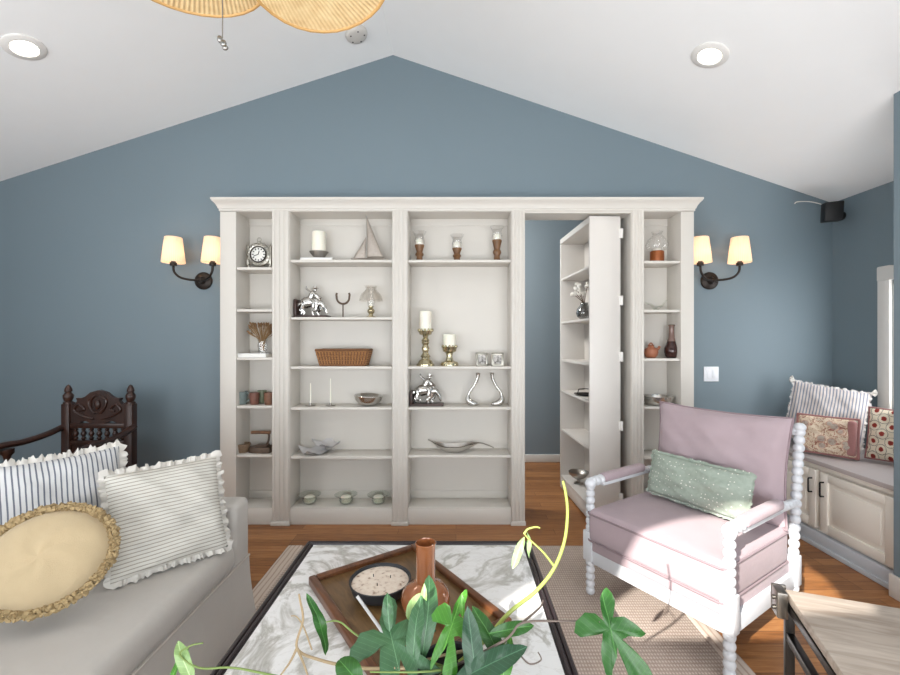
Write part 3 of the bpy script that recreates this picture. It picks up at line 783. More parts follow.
# ------------------------------------------------------------------ coffee table and things on it
TX0, TX1, TY0, TY1, TZ = -.663, .331, .90, 1.925, .45
tb = thing('coffee_table', 'square coffee table with white marble top in a dark ebony frame on the rug', 'coffee table', ((TX0+TX1)/2, (TY0+TY1)/2, .012))
ox, oy, oz = tb.location
def frame_prof(a, b, inw):                                            # moulded edge: two rounded steps
    return
mb = MB(); fw = .038
for (a, b) in (((TX0, TY1-fw), (TX1, TY1)), ((TX0, TY0), (TX1, TY0+fw)), ((TX0, TY0+fw), (TX0+fw, TY1-fw)), ((TX1-fw, TY0+fw), (TX1, TY1-fw))):
    mb.box((a[0]-ox, a[1]-oy, .375), (b[0]-ox, b[1]-oy, TZ-.012-.004), .008, 3)
for off, rr, zz in ((.008, .008, TZ-.016), (.024, .007, TZ-.015)):
    x0, x1, y0, y1 = TX0+off-ox, TX1-off-ox, TY0+off-oy, TY1-off-oy
    for p, q in (((x0, y0), (x1, y0)), ((x1, y0), (x1, y1)), ((x1, y1), (x0, y1)), ((x0, y1), (x0, y0))): mb.tube([p+(zz,), q+(zz,)], rr, 8)
mb.build('frame', M['darkframe'], tb)
MB().box((TX0+fw-ox, TY0+fw-oy, .40), (TX1-fw-ox, TY1-fw-oy, TZ-.012), .001).build('marble_top', M['marble'], tb, smooth=0)
for x in (TX0+.04, TX1-.04):
    for y in (TY0+.04, TY1-.04): MB().box((x-ox-.03, y-oy-.03, 0), (x-ox+.03, y-oy+.03, .38), .006).build('leg', M['darkframe'], tb)
MB().box((TX0+.05-ox, TY0+.05-oy, .12), (TX1-.05-ox, TY1-.05-oy, .145), .004).build('lower_shelf', M['darkframe'], tb)

trc = Vector((-.183, 1.46, TZ+.001))
ux = Vector((.353, -.50, 0)).normalized()
ty = thing('tray', 'rectangular wooden tray with raised rim set askew on the marble table', 'tray', trc, math.atan2(ux.y, ux.x))
a, b = .305, .225
MB().box((-a+.01, -b+.01, .002), (a-.01, b-.01, .016), .002).build('board', M['traywood'], ty)
mb = MB()
for p, q in (((-a, -b), (a, -b+.026)), ((-a, b-.026), (a, b)), ((-a, -b+.026), (-a+.026, b-.026)), ((a-.026, -b+.026), (a, b-.026))): mb.box((p[0], p[1], 0), (q[0], q[1], .032), .006, 3)
mb.build('rim', M['trayrim'], ty)
TRZ = TZ+.018
pb = Vector((-.263, 1.496, TRZ))
cb = thing('candle_bowl', 'black bowl filled with speckled cream wax on the wooden tray', 'candle', pb)
MB().lathe([(0, 0), (.062, 0), (.08, .006), (.096, .02), (.104, .044), (.107, .052), (.104, .054), (.100, .05), (.098, .042), (0, .042)], 40).build('bowl', M['blackbowl'], cb)
MB().lathe([(0, .0465), (.06, .047), (.094, .0455), (.0985, .043)], 40).build('wax', M['wax'], cb)
mb = MB()
for k in range(3): 
    a_ = 2*PI*k/3+.4; mb.tube([(.035*math.cos(a_), .035*math.sin(a_), .045), (.036*math.cos(a_), .036*math.sin(a_), .056)], .0016, 5)
mb.build('wick', M['black'], cb)
pv = Vector((-.098, 1.387, TRZ))
vs = thing('bottle_vase', 'copper-glazed round vase with a tall straight neck on the wooden tray', 'vase', pv)
MB().lathe([(0, 0), (.045, 0), (.062, .008), (.076, .028), (.080, .05), (.074, .072), (.058, .09), (.04, .099), (.032, .106), (.0305, .13), (.031, .2), (.033, .222), (.034, .228), (.031, .23), (.028, .22), (.027, .12), (0, .11)], 36).build('body', M['copperglaze'], vs)
# ------------------------------------------------------------------ end table
et = thing('side_table', 'limed wood side table on a dark steel frame in front of the armchair', 'side table', (1.055, 1.387, 0), math.atan2(-.10, .27))
EZ = .55
MB().box((.004, -.60, EZ-.028), (.46, -.004, EZ), .003).build('top', M['endwood'], et)
mb = MB()
for x in (.0, .44):
    for y in (-.60, -.022): pass
for x in (.012, .452):
    for y in (-.59, -.014):
        MB().box((x-.012, y-.012, 0), (x+.012, y+.012, EZ-.03), .002).build('leg', M['metaldark'], et)
for x in (.012, .452): mb.box((x-.011, -.59, EZ-.055), (x+.011, -.014, EZ-.03), .002).box((x-.011, -.59, EZ-.155), (x+.011, -.014, EZ-.128), .002)
for y in (-.59, -.014): mb.box((.012, y-.011, EZ-.055), (.452, y+.011, EZ-.03), .002)
mb.build('frame', M['metaldark'], et)
mb = MB().box((-.03, -.05, EZ-.075), (-.001, .004, EZ+.006), .003).box((-.03, .004, EZ-.075), (.01, .014, EZ+.006), .002)
mb.lathe([(0, 0), (.007, 0), (.007, .008), (.003, .01), (0, .01)], 10, Matrix.Translation((-.03, -.026, EZ-.052)) @ Matrix.Rotation(-PI/2, 4, 'Y'))
mb.lathe([(0, 0), (.007, 0), (.007, .008), (.003, .01), (0, .01)], 10, Matrix.Translation((-.03, -.026, EZ-.02)) @ Matrix.Rotation(-PI/2, 4, 'Y'))
mb.build('corner_bracket', M['steel'], et)

# ------------------------------------------------------------------ plant
pp = Vector((-.012, 1.03, TZ+.0))
pl = thing('potted_philodendron', 'trailing split-leaf philodendron in a dark pot on the near side of the coffee table', 'plant', pp)
MB().lathe([(0, 0), (.055, 0), (.062, .01), (.078, .11), (.082, .118), (.080, .124), (.074, .122), (.070, .10), (0, .098)], 28).build('pot', M['blackbowl'], pl)
MB().lathe([(0, .112), (.04, .114), (.073, .108)], 20).build('soil', M['soil'], pl)
OUT = [(615,305),(632,330),(635,360),(625,400),(600,425),(660,425),(710,460),(752,497),(720,508),(660,500),(625,510),(680,560),(725,610),(750,670),(740,725),(690,705),(650,680),(625,640),(612,590),(605,530),(590,570),(565,615),(542,662),(520,620),(518,580),(528,520),(542,482),(500,487),(440,490),(415,470),(435,430),(480,398),(530,405),(562,435),(558,390),(575,345),(597,312)]
LOB = [((x-588)/450, -(y-470)/450) for x, y in OUT]
LAN = [(0, .5), (.05, .42), (.1, .28), (.13, .1), (.125, -.1), (.1, -.28), (.05, -.42), (0, -.5), (-.05, -.42), (-.1, -.28), (-.125, -.1), (-.13, .1), (-.1, .28), (-.05, .42)]
OVA = [(.34*math.cos(k*PI/9), .5*math.sin(k*PI/9)) for k in range(18)]
def leaf(x, y, d, size, rot, m, out=LOB, tilt=(0, -.75, .65), bend=.35, fold=0.0, sx=1):
    n = Vector(tilt).normalized(); up = Vector((0, 0, 1)); up = (up-n*up.dot(n)).normalized(); xa = up.cross(n)
    c = P(x, y, d)-pp; o2 = []
    cr, sr = math.cos(rot), math.sin(rot)
    mb = MB(); cv = None; rings = []
    def pos(p, k):
        px, py = p[0]*size*k*sx, p[1]*size*k
        r2 = (px*px+py*py)/(size+1e-6)
        return Vector((px, py, -bend*r2+(fold+.18)*abs(px)*(1 if abs(px) < .03 else .03/abs(px))+.004*math.sin(px*130+py*90)*k))
    dens = []
    for i in range(len(out)):
        p, q = out[i], out[(i+1) % len(out)]
        dens.append(p); dens.append(((p[0]+q[0])/2, (p[1]+q[1])/2))
    V0 = mb.bm.verts.new(pos((0, 0), 0)); R_ = [[mb.bm.verts.new(pos(p, k)) for p in dens] for k in (.35, .7, 1)]
    nn = len(dens)
    for i in range(nn):
        j = (i+1) % nn; mb.bm.faces.new((V0, R_[0][i], R_[0][j]))
        for a_, b_ in ((0, 1), (1, 2)): mb.bm.faces.new((R_[a_][i], R_[b_][i], R_[b_][j], R_[a_][j]))
    o = mb.build('leaf', m, pl, smooth=80)
    B = Matrix((xa, up, n)).transposed().to_4x4() @ Matrix.Rotation(rot, 4, 'Z'); B.translation = c
    o.location = c; o.rotation_euler = B.to_euler(); return o
def stem(pts, r, m, name='stem', n=8):
    q = spline([P(*p)-pp if len(p) == 3 and abs(p[0]) > 5 else Vector(p) for p in pts], n)
    rr = [lerp(r, r*.55, i/(len(q)-1)) for i in range(len(q))]
    return MB().tube(q, rr, 8).build(name, m, pl)
root0 = (0, 0, .112)
leaf(610.7, 629.4, .97, .224, 0, M['leaf'], tilt=(.1, -.85, .55), bend=.25)
stem([(.01, .01, .112), (505, 640, 1.02), (522, 623, 1.03), (560, 621, 1.0), (600, 622, .975)], .0035, M['stemdark'])
stem([(522, 623, 1.03), (535, 612, 1.05), (541, 606, 1.06), (543, 600, 1.07)], .003, M['stemdark'])
leaf(392, 640, 1.06, .30, .5, M['leafblue'], tilt=(-.1, -.6, .8), bend=.5)
stem([root0, (430, 665, 1.03), (395, 642, 1.065)], .004, M['stemgreen'])
leaf(388, 612, 1.08, .085, .15, M['leafblue'], LAN, tilt=(0, -.9, .5), sx=1.3)
leaf(428, 612, 1.08, .20, -.25, M['leafblue'], LAN, tilt=(.2, -.7, .7), bend=1.0, sx=.95)
leaf(415, 632, 1.05, .16, .1, M['leafblue'], LAN, tilt=(-.3, -.8, .5), bend=.5)
leaf(452, 625, 1.06, .24, -.45, M['leafbright'], tilt=(.1, -.75, .65), bend=.3, sx=.6)
leaf(473, 652, 1.0, .185, .08, M['leafdark'], LAN, tilt=(.1, -.9, .4), bend=.2)
leaf(490, 664, .99, .2, -1.2, M['leafdark'], LAN, tilt=(0, -.7, .7), bend=.4)
leaf(492, 640, 1.05, .17, .28, M['leaf'], LAN, tilt=(.3, -.7, .6), bend=.5)
leaf(512, 629, 1.05, .115, -1.42, M['leaf'], LAN, tilt=(0, -.75, .65), bend=.3, sx=1.1)
leaf(506, 664, 1.0, .12, -.5, M['leafbright'], LAN, tilt=(.2, -.8, .6), bend=.4)
leaf(462, 606, 1.07, .055, .05, M['leafbright'], LAN, tilt=(0, -.9, .3))
leaf(424, 597, 1.1, .062, .0, M['leafpale'], LAN, tilt=(0, -1, .2))
leaf(417, 607, 1.1, .07, -.6, M['leafpale'], OVA, tilt=(0, -.8, .6), bend=.5)
leaf(320, 624, 1.1, .16, .12, M['leaf'], LAN, tilt=(.75, -.6, .4), bend=.5, sx=.7)
stem([root0, (410, 655, 1.06), (362, 638, 1.09), (340, 622, 1.1), (326, 622, 1.1)], .003, M['stemgreen'])
leaf(349, 671, .98, .075, .9, M['leaf'], OVA, tilt=(0, -.6, .8), bend=.3)
stem([root0, (420, 672, 1.0), (370, 672, .98)], .003, M['stemgreen'])
leaf(184, 662, 1.0, .10, .5, M['leafpale'], LAN, tilt=(.2, -.8, .5), bend=.4, sx=1.2)
leaf(176, 668, 1.0, .08, -.2, M['leafbright'], LAN, tilt=(-.2, -.8, .5), bend=.4)
stem([root0, (400, 690, .97), (300, 680, .98), (235, 668, 1.0), (200, 668, 1.0), (180, 655, 1.0), (190, 646, 1.0), (203, 643, 1.0)], .003, M['stemgreen'])
stem([(.02, .02, .112), (485, 640, 1.06), (510, 612, 1.1), (535, 592, 1.12), (553, 570, 1.12), (564, 543, 1.12), (567.5, 515, 1.12), (566, 495, 1.12), (563, 481, 1.12)], .0058, M['stemlime'])
stem([(554, 566, 1.12), (543, 552, 1.12), (528, 538, 1.12), (524, 533, 1.12)], .0032, M['stemlime'])
stem([(524, 534, 1.12), (528, 529, 1.12), (536, 527, 1.12), (540, 528, 1.12)], .0032, M['stemlime'])
leaf(518, 553, 1.12, .085, -.3, M['leafpale'], LAN, tilt=(-.3, -.8, .3), bend=.3)
leaf(529, 545, 1.12, .065, -.1, M['leafpale'], LAN, tilt=(.5, -.8, .3), bend=.3, sx=.7)
stem([root0, (400, 668, 1.02), (360, 668, 1.03), (320, 660, 1.05), (297, 648, 1.06), (303, 620, 1.08), (300, 600, 1.08), (299, 594, 1.08)], .0042, M['root'], 'aerial_root')
stem([(297, 648, 1.06), (290, 662, 1.05), (280, 676, 1.04)], .0034, M['root'], 'aerial_root')
stem([(297, 648, 1.06), (303, 662, 1.04), (308, 676, 1.03)], .0034, M['root'], 'aerial_root')
stem([(312, 650, 1.06), (304, 628, 1.08), (297, 617, 1.08), (291, 616, 1.08)], .0022, M['root'], 'aerial_root')
stem([(.0, .05, .112), (478, 648, 1.06), (440, 656, 1.05), (400, 668, 1.04), (380, 676, 1.03)], .0038, M['root'], 'aerial_root')
stem([(.03, .03, .112), (495, 655, 1.04), (508, 640, 1.06), (520, 655, 1.05), (530, 664, 1.04), (541, 660, 1.04), (538, 652, 1.05)], .0025, M['stemdark'])
stem([(.03, .0, .112), (500, 660, 1.03), (505, 630, 1.06)], .0025, M['stemgreen'])
# thin glass rod leaning in the tray
t = thing('glass_dipper', 'thin pale glass rod leaning among the leaves on the tray', 'rod', (0, 0, 0))
a_ = P(357, 596, 1.24); b_ = P(384, 634, 1.205)
MB().tube([a_, b_+(b_-a_)*.35], .0045, 10).build('rod', M['ceramicwhite'], t)

# ------------------------------------------------------------------ wall lamps, switch, speaker, ceiling items
def sconce():
    t = thing('wall_sconce', 'x', 'wall lamp', (0, 0, 0), group='double-shade wall sconces')
    MB().lathe([(0, 0), (.068, 0), (.068, .012), (.06, .02), (.03, .026), (.02, .05), (0, .052)], 28, Matrix.Rotation(PI/2, 4, 'X')).build('back_plate', M['bronze'], t)
    for s in (-1, 1):
        MB().tube(spline([(0, -.045, 0), (s*.06, -.09, -.002), (s*.11, -.125, .012), (s*.142, -.14, .05), (s*.148, -.14, .10)], 8), .0085, 10).build('arm', M['bronze'], t)
        MB().lathe([(0, .095), (.022, .095), (.024, .10), (.024, .118), (.016, .122), (.014, .15), (0, .15)], 16, Matrix.Translation((s*.148, -.14, 0))).build('socket', M['bronze'], t)
        sh = MB().lathe([(.079, 0), (.0785, .01), (.0585, .185), (.057, .19), (.0565, .186), (.0775, .003), (.079, 0)], 32).build('lamp_shade', M['shade'], t)
        sh.location = (s*.148, -.14, .118)
        b = MB().ball((0, 0, .06), (.02, .02, .032)).build('bulb', M['bulb'], sh)
    return t
M['bulb'] = emit('bulb_glow', (255, 214, 160), 12)
sc = sconce(); sc.location = ((204-CX)*DW/F, DW, H+(CY-281)*DW/F)
sc['label'] = 'bronze wall sconce with two lit cream shades above the carved chair, left of the bookcase'
s2 = copy_tree(sc); s2.location = ((709-CX)*DW/F, DW, H+(CY-281)*DW/F)
s2['label'] = 'bronze wall sconce with two lit cream shades above the light switch, right of the bookcase'
for o in (sc, s2):
    for s in (-1, 1): light('sconce_bulb', 'POINT', o.location+Vector((s*.148, -.14, .19)), 0.5, (1, .80, .62), shadow_soft_size=.03)
t = thing('light_switch', 'white double light switch plate on the blue wall under the sconce', 'switch', ((711-CX)*DW/F, DW, H+(CY-374)*DW/F))
MB().box((-.058, -.006, -.058), (.058, 0, .058), .003).build('cover_plate', M['plate'], t)
for s in (-1, 1): MB().box((s*.023-.016, -.010, -.033), (s*.023+.016, -.004, .033), .002).build('rocker', M['plate'], t)
sp = P(832, 212, 3.18)
t = thing('wall_speaker', 'small black speaker on a bracket high in the corner under the ceiling', 'speaker', sp)
Rr = Matrix.Rotation(math.radians(-25), 4, 'Z') @ Matrix.Rotation(math.radians(8), 4, 'X')
MB().box((-.055, -.05, -.07), (.055, .05, .07), .008, 3, Rr).build('cabinet', M['black'], t)
MB().box((-.048, -.056, -.06), (.048, -.048, .062), .004, 2, Rr).build('grille', M['black'], t)
MB().tube([(.05, .03, .0), (.09, .06, 0), (XR-sp.x, .10, .0)], .012, 8).lathe([(0, 0), (.03, 0), (.03, .008), (0, .008)], 16, Matrix.Translation((XR-sp.x-.008, .10, 0)) @ Matrix.Rotation(PI/2, 4, 'Y')).build('bracket', M['black'], t)
MB().tube(spline([(.0, .05, .05), (-.02, .08, .085), (-.07, .12, .115), (-.12, DW-sp.y-.02, .13), (-.13, DW-sp.y-.004, .12)], 6), .004, 6).build('cable', M['detector'], t)

def ceil_hit(px, py):
    dv = P(px, py, 1)-Vector((0, 0, H)); best = None
    sl, sgn = (SLR, 1) if px > 393 else (SLL, -1)
    # z = RZ - sl*sgn*(x-RX)
    k = (RZ+sl*sgn*RX-H)/(dv.z+sl*sgn*dv.x)
    p = Vector((0, 0, H))+dv*k; tilt = math.atan(sl)*sgn
    return p, tilt
for (px, py), lab in (((24, 47), 'round recessed ceiling light glowing at the far left of the sloped ceiling'), ((710, 55), 'round recessed ceiling light glowing on the right ceiling slope')):
    p, tl = ceil_hit(px, py)
    t = thing('recessed_light', lab, 'ceiling light', p, (0, tl, 0), 'recessed ceiling lights')
    MB().lathe([(.058, -.004), (.062, -.012), (.092, -.009), (.097, -.004), (.097, .0)], 36).build('trim_ring', M['cantrim'], t)
    MB().lathe([(0, -.005), (.059, -.005)], 32).build('lens', M['lens'], t, smooth=0)
    light('can_light', 'SPOT', p+Vector((-.02*math.sin(tl), 0, -.03)), 9, (1, .93, .84), (math.sin(-tl)*.6, 0, -1), spot_size=2.3, spot_blend=.8, shadow_soft_size=.05)
p, tl = ceil_hit(356, 33)
t = thing('smoke_detector', 'small white smoke detector on the ceiling beside the fan blade', 'smoke detector', p, (0, tl, 0))
MB().lathe([(.078, 0), (.078, -.016), (.07, -.028), (.05, -.034), (0, -.036)], 32).build('housing', M['detector'], t)
mb = MB()
for k in range(5): mb.box((.046, -.005, -.0365), (.056, .005, -.031), .002, 1, Matrix.Rotation(2*PI*k/5, 4, 'Z'))
mb.build('vent', M['blackhandle'], t)

FX, FY, FZ = -.58, .98, 2.462
fn = thing('ceiling_fan', 'ceiling fan with woven palm-leaf blades hanging from the ridge', 'ceiling fan', (FX, FY, FZ))
MB().lathe([(0, -.09), (.05, -.085), (.09, -.05), (.10, .0), (.10, .06), (.06, .10), (.02, .11), (0, .11)], 28).build('motor', M['fanmotor'], fn)
MB().tube([(0, 0, .1), (0, 0, ceil_z(FX)-FZ)], .014, 12).build('downrod', M['fanmotor'], fn)
MB().lathe([(.075, ceil_z(FX)-FZ+.02), (.075, ceil_z(FX)-FZ-.05), (.03, ceil_z(FX)-FZ-.09), (0, ceil_z(FX)-FZ-.09)], 24).build('canopy', M['fanmotor'], fn)
BLN = 32
def blade_out(k):
    th = 2*PI*k/BLN; y = .345+.235*math.sin(th); x = .215*math.cos(th)*(1.0+.12*math.sin(th))
    return (x, y)
def blade():
    mb = MB(); th_ = .006
    for s in (-1, 1):
        V0 = mb.bm.verts.new((0, .33, s*th_+.014)); prev = None; rings = []
        for kk in (.33, .66, 1.0):
            rings.append([mb.bm.verts.new((blade_out(k)[0]*kk, .33+(blade_out(k)[1]-.33)*kk, s*th_*(1 if kk < 1 else .2)+.014*(1-kk*kk))) for k in range(BLN)])
        for k in range(BLN):
            j = (k+1) % BLN; mb.bm.faces.new((V0, rings[0][k], rings[0][j]))
            for q in (0, 1): mb.bm.faces.new((rings[q][k], rings[q+1][k], rings[q+1][j], rings[q][j]))
    bmesh.ops.recalc_face_normals(mb.bm, faces=mb.bm.faces[:])
    bl = mb.build('blade', M['blade'], fn)
    MB().tube([blade_out(k)+(0,) for k in range(BLN)], .006, 6, True).build('rim', M['bladerim'], bl)
    MB().tube([(0, .08, .0), (0, .14, -.008), (0, .26, -.008)], .011, 8, flat=.6).build('blade_iron', M['fanmotor'], bl)
    return bl
b0 = blade(); BA = [-35, 25, 85, 145, 205, 265]
for k, a_ in enumerate(BA):
    b = b0 if k == 0 else copy_tree(b0, fn)
    b.rotation_euler = (0, math.radians(-8), -math.radians(a_))
pc = P(222.5, 4, .98)-Vector((FX, FY, FZ)); pe = P(222.5, 38, .98)-Vector((FX, FY, FZ))
ch = MB().tube([(pc.x, pc.y, -.05), (pc.x, pc.y, pe.z)], .0014, 6).build('pull_chain', M['chain'], fn)
mb = MB(); mb.ball((pc.x-.006, pc.y, pe.z-.003), (.006, .006, .008)); mb.ball((pc.x+.002, pc.y, pe.z-.012), (.007, .005, .008)); mb.ball((pc.x+.006, pc.y, pe.z-.022), (.007, .005, .006)); mb.build('chain_pendant', M['chain'], ch)

# ------------------------------------------------------------------ shelf ornaments
DS = D+.105
def sx(px, d=DS): return (px-CX)*d/F
def px2m(n, d=DS): return n*d/F
def on(px, shelf, d=DS): return (sx(px, d), d, bz(shelf)+.0005)
def ornament(name, label, cat, px, shelf, d=DS, rot=0, group=None): return thing(name, label, cat, on(px, shelf, d), rot, group)
XF = Matrix.Rotation(PI/2, 4, 'X')                     # lathe axis towards the viewer (-Y)

# --- narrow left bay
t = ornament('mantel_clock', 'ornate antique silver mantel clock with round dial on the top left shelf', 'clock', 258.5, 267)
MB().lathe([(.055, 0), (.085, 0), (.092, .012), (.088, .024), (.074, .03), (.062, .026), (.055, .03)], 32, Matrix.Translation((0, .02, .112)) @ XF).build('case', M['antique'], t)
MB().lathe([(0, .02), (.056, .02)], 32, Matrix.Translation((0, .02, .112)) @ XF).build('dial', M['paper'], t, smooth=0)
MB().lathe([(.054, .018), (.061, .018), (.063, .03), (.054, .03)], 32, Matrix.Translation((0, .02, .112)) @ XF).build('bezel', M['bronze'], t)
mb = MB()
for k in range(12):
    a_ = 2*PI*k/12; c, s = math.cos(a_), math.sin(a_)
    mb.box((-.003, -.003, -.006), (.003, .001, .006), 0, 1, Matrix.Translation((.043*s, -.001, .112+.043*c)) @ Matrix.Rotation(a_, 4, 'Y'))
mb.build('numerals', M['black'], t, smooth=0)
mb = MB()
for a_, l in ((.25, .028), (-1.9, .036)):
    mb.box((-.002, -.006, 0), (.002, -.003, l), 0, 1, Matrix.Translation((0, 0, .112)) @ Matrix.Rotation(a_, 4, 'Y'))
mb.build('hands', M['black'], t, smooth=0)
for s in (-1, 1):
    MB().tube(spline([(s*.05, .01, .05), (s*.085, .01, .045), (s*.08, .01, .02), (s*.1, .01, .006)], 6), .009, 8).build('foot', M['antique'], t)
    MB().box((s*.085-.008, 0, .04), (s*.085+.008, .03, .165), .003).lathe([(.009, .165), (.011, .172), (.004, .185), (0, .2)], 10, Matrix.Translation((s*.085, .015, 0))).build('finial_column', M['antique'], t)
mb = MB().tube([(.015*math.cos(k*PI/8), .012, .226+.015*math.sin(k*PI/8)) for k in range(16)], .0035, 6, True); mb.ball((0, .012, .205), (.016, .012, .01)); mb.build('ring_handle', M['antique'], t)
mb = MB()
for k in range(16):
    a_ = 2*PI*k/16; mb.ball((.076*math.cos(a_), -.012, .112+.076*math.sin(a_)), (.011, .006, .008), None, 8)
mb.build('scrollwork', M['antique'], t)

bk = ornament('book', 'flat white book under the dried grass vase on the narrow left bay', 'book', 256.5, 357.5)
def book(t, wd, th, dp, cover):
    MB().box((-wd/2+.003, -dp/2+.003, .003), (wd/2, dp/2-.003, th-.003)).build('pages', M['paper'], t, smooth=0)
    MB().box((-wd/2, -dp/2, 0), (wd/2, dp/2, .003)).box((-wd/2, -dp/2, th-.003), (wd/2, dp/2, th)).box((-wd/2, -dp/2, 0), (-wd/2+.004, dp/2, th)).build('cover', cover, t, smooth=0)
book(bk, .205, .028, .15, M['bookwhite'])
t = thing('glass_vase', 'small clear glass vase holding a spray of dried brown grass on a white book', 'vase', (sx(262.5), DS, bz(357.5)+.029))
MB().lathe([(0, .004), (.028, .004), (.028, 0), (.031, 0), (.033, .03), (.036, .06), (.03, .085), (.037, .105), (.035, .105), (.028, .086), (.033, .06), (.029, .01), (0, .01)], 20).build('vessel', M['glass'], t)
mb = MB(); mh = MB(); r = random.Random(3)
for k in range(70):
    a_ = r.uniform(-1.0, 1.0); b_ = r.uniform(-.5, .35); l = r.uniform(.15, .225)
    tip = Vector((math.sin(a_)*l*.75, b_*l*.6, .06+math.cos(a_)*l*.92)); tip.x = min(tip.x, .075)
    tip.z = min(tip.z, .232)
    p = spline([(r.uniform(-.012, .012), 0, .02), (tip.x*.25, tip.y*.3, .1), tip*.75+Vector((0, 0, .02)), tip], 3)
    mb.tube(p, .0016, 4)
    mh.tube([tip*.78+Vector((0, 0, .02)), tip*.9+Vector((0, 0, .01)), tip], [.002, .006, .001], 5)
mb.build('grass_stems', M['dry'], t); mh.build('seed_heads', M['dryhead'], t)

def cup(name, lab, cat, px, shelf, rw, hh, m, handle=0, grp=None, d=DS):
    t = ornament(name, lab, cat, px, shelf, d, 0, grp)
    MB().lathe([(0, 0), (rw*.78, 0), (rw*.85, .004), (rw*.95, hh*.5), (rw, hh), (rw*.93, hh), (rw*.86, hh*.5), (rw*.7, .008), (0, .008)], 22).build('cup', m, t)
    if handle:
        MB().tube(spline([(handle*rw*.9, 0, hh*.85), (handle*(rw+.02), 0, hh*.8), (handle*(rw+.024), 0, hh*.45), (handle*rw*.86, 0, hh*.2)], 6), .006, 7).build('handle', m, t)
    return t
G = 'stoneware mugs on the narrow left bay'
cup('mug', 'teal-grey stoneware mug with handle, leftmost of the mugs', 'mug', 241.5, 406, .044, .095, M['tealglaze'], 1, G, D+.09)
cup('mug', 'reddish brown stoneware cup, second from the left among the mugs', 'mug', 254.5, 406, .036, .088, M['redglaze'], 0, G, D+.075)
cup('mug', 'sage green stoneware cup standing behind the reddish mug', 'mug', 262, 406, .034, .096, M['greenglaze'], 0, G, D+.15)
cup('mug', 'brown stoneware cup at the right end beside the fluted pilaster', 'mug', 269, 406, .036, .09, M['brownglaze'], 0, G, D+.07)
t = ornament('small_bowl', 'small brown textured bowl left of the antique iron', 'bowl', 243, 455, D+.08)
MB().lathe([(0, 0), (.034, 0), (.042, .01), (.049, .04), (.052, .066), (.047, .066), (.042, .02), (0, .01)], 22).lathe([(.051, .05), (.055, .057), (.051, .066)], 22).build('bowl', M['woven'], t)
t = ornament('antique_iron', 'rusty antique flat iron with upright handle on a low left shelf', 'iron', 261, 455, D+.09)
body = [(-.095, 0), (-.08, .028), (-.04, .05), (.04, .058), (.085, .05), (.085, -.05), (.04, -.058), (-.04, -.05), (-.08, -.028)]
mb = MB(); V = [[mb.bm.verts.new((x*k, y*k, z)) for x, y in body] for k, z in ((1, 0), (1, .03), (.9, .042))]
for q in (0, 1):
    for k in range(9): mb.bm.faces.new((V[q][k], V[q][(k+1) % 9], V[q+1][(k+1) % 9], V[q+1][k]))
mb.bm.faces.new(V[2]); mb.bm.faces.new(list(reversed(V[0]))); bmesh.ops.recalc_face_normals(mb.bm, faces=mb.bm.faces[:]); mb.build('sole', M['iron'], t, smooth=30)
MB().box((-.03, -.03, .04), (.055, .03, .056), .004).tube(spline([(.04, 0, .05), (.055, 0, .08), (.06, 0, .12), (.055, 0, .14)], 5), .008, 8).build('bracket', M['iron'], t)
MB().tube([(.07, 0, .145), (.0, 0, .147), (-.07, 0, .145)], .013, 10).build('handle', M['brownwood'], t)

# --- second bay
bk2 = ornament('book', 'thin white book under the silver bowl and pillar candle on the top shelf', 'book', 319.5, 259.5); book(bk2, .235, .020, .15, M['bookwhite'])
t = thing('candle_bowl', 'white pillar candle in a small silver bowl on a white book', 'candle', (sx(319), DS, bz(259.5)+.021))
MB().lathe([(0, 0), (.03, 0), (.034, .006), (.04, .015), (.068, .05), (.070, .056), (.064, .054), (.035, .022), (0, .02)], 28).build('bowl', M['pewter'], t)
MB().lathe([(0, .021), (.050, .036), (.051, .2), (.047, .206), (0, .204)], 28).build('pillar_candle', M['candle'], t)
t = ornament('model_sailboat', 'grey wire model sailboat with tall triangular sails on the top shelf', 'ornament', 368.5, 259.5, D+.09)
k_ = px2m(1, D+.09)
MB().grid(lambda u, v: (lerp(-17.5, 17.5, u)*k_, (v-.5)*2*.022*math.sin(PI*min(max(u, .02), .98))**.6, .004+.018*abs(v-.5)*2+ .004*(2*u-1)**2), 16, 8).build('hull', M['sail'], t)
mast = (-2*k_, 0, 46*k_)
MB().tube([(-2*k_, 0, .01), mast], .0035, 6).tube([(-2*k_, 0, .02), (15*k_, 0, .022)], .003, 6).build('mast', M['pewter'], t)
def sail(a, b, c, bul):
    a, b, c = Vector(a), Vector(b), Vector(c)
    def f(u, v):
        p = a+(b-a)*u*(1-v*.999)+(c-a)*v; p.y += bul*math.sin(PI*u)*math.sin(PI*v); return p
    return f
for args in (((-1.5*k_, 0, .028), (15*k_, 0, .028), (-1.8*k_, 0, 45.5*k_), -.012), ((-3*k_, 0, .02), (-16*k_, 0, .014), (-2.2*k_, 0, 25*k_), -.010)):
    o = MB().grid(sail(*args), 8, 12).build('sail', M['sail'], t); solid(o, .0015, 0)
    a, b, c = args[:3]; MB().tube([a, b, c], .0022, 5, True).build('sail_edge', M['pewter'], o)

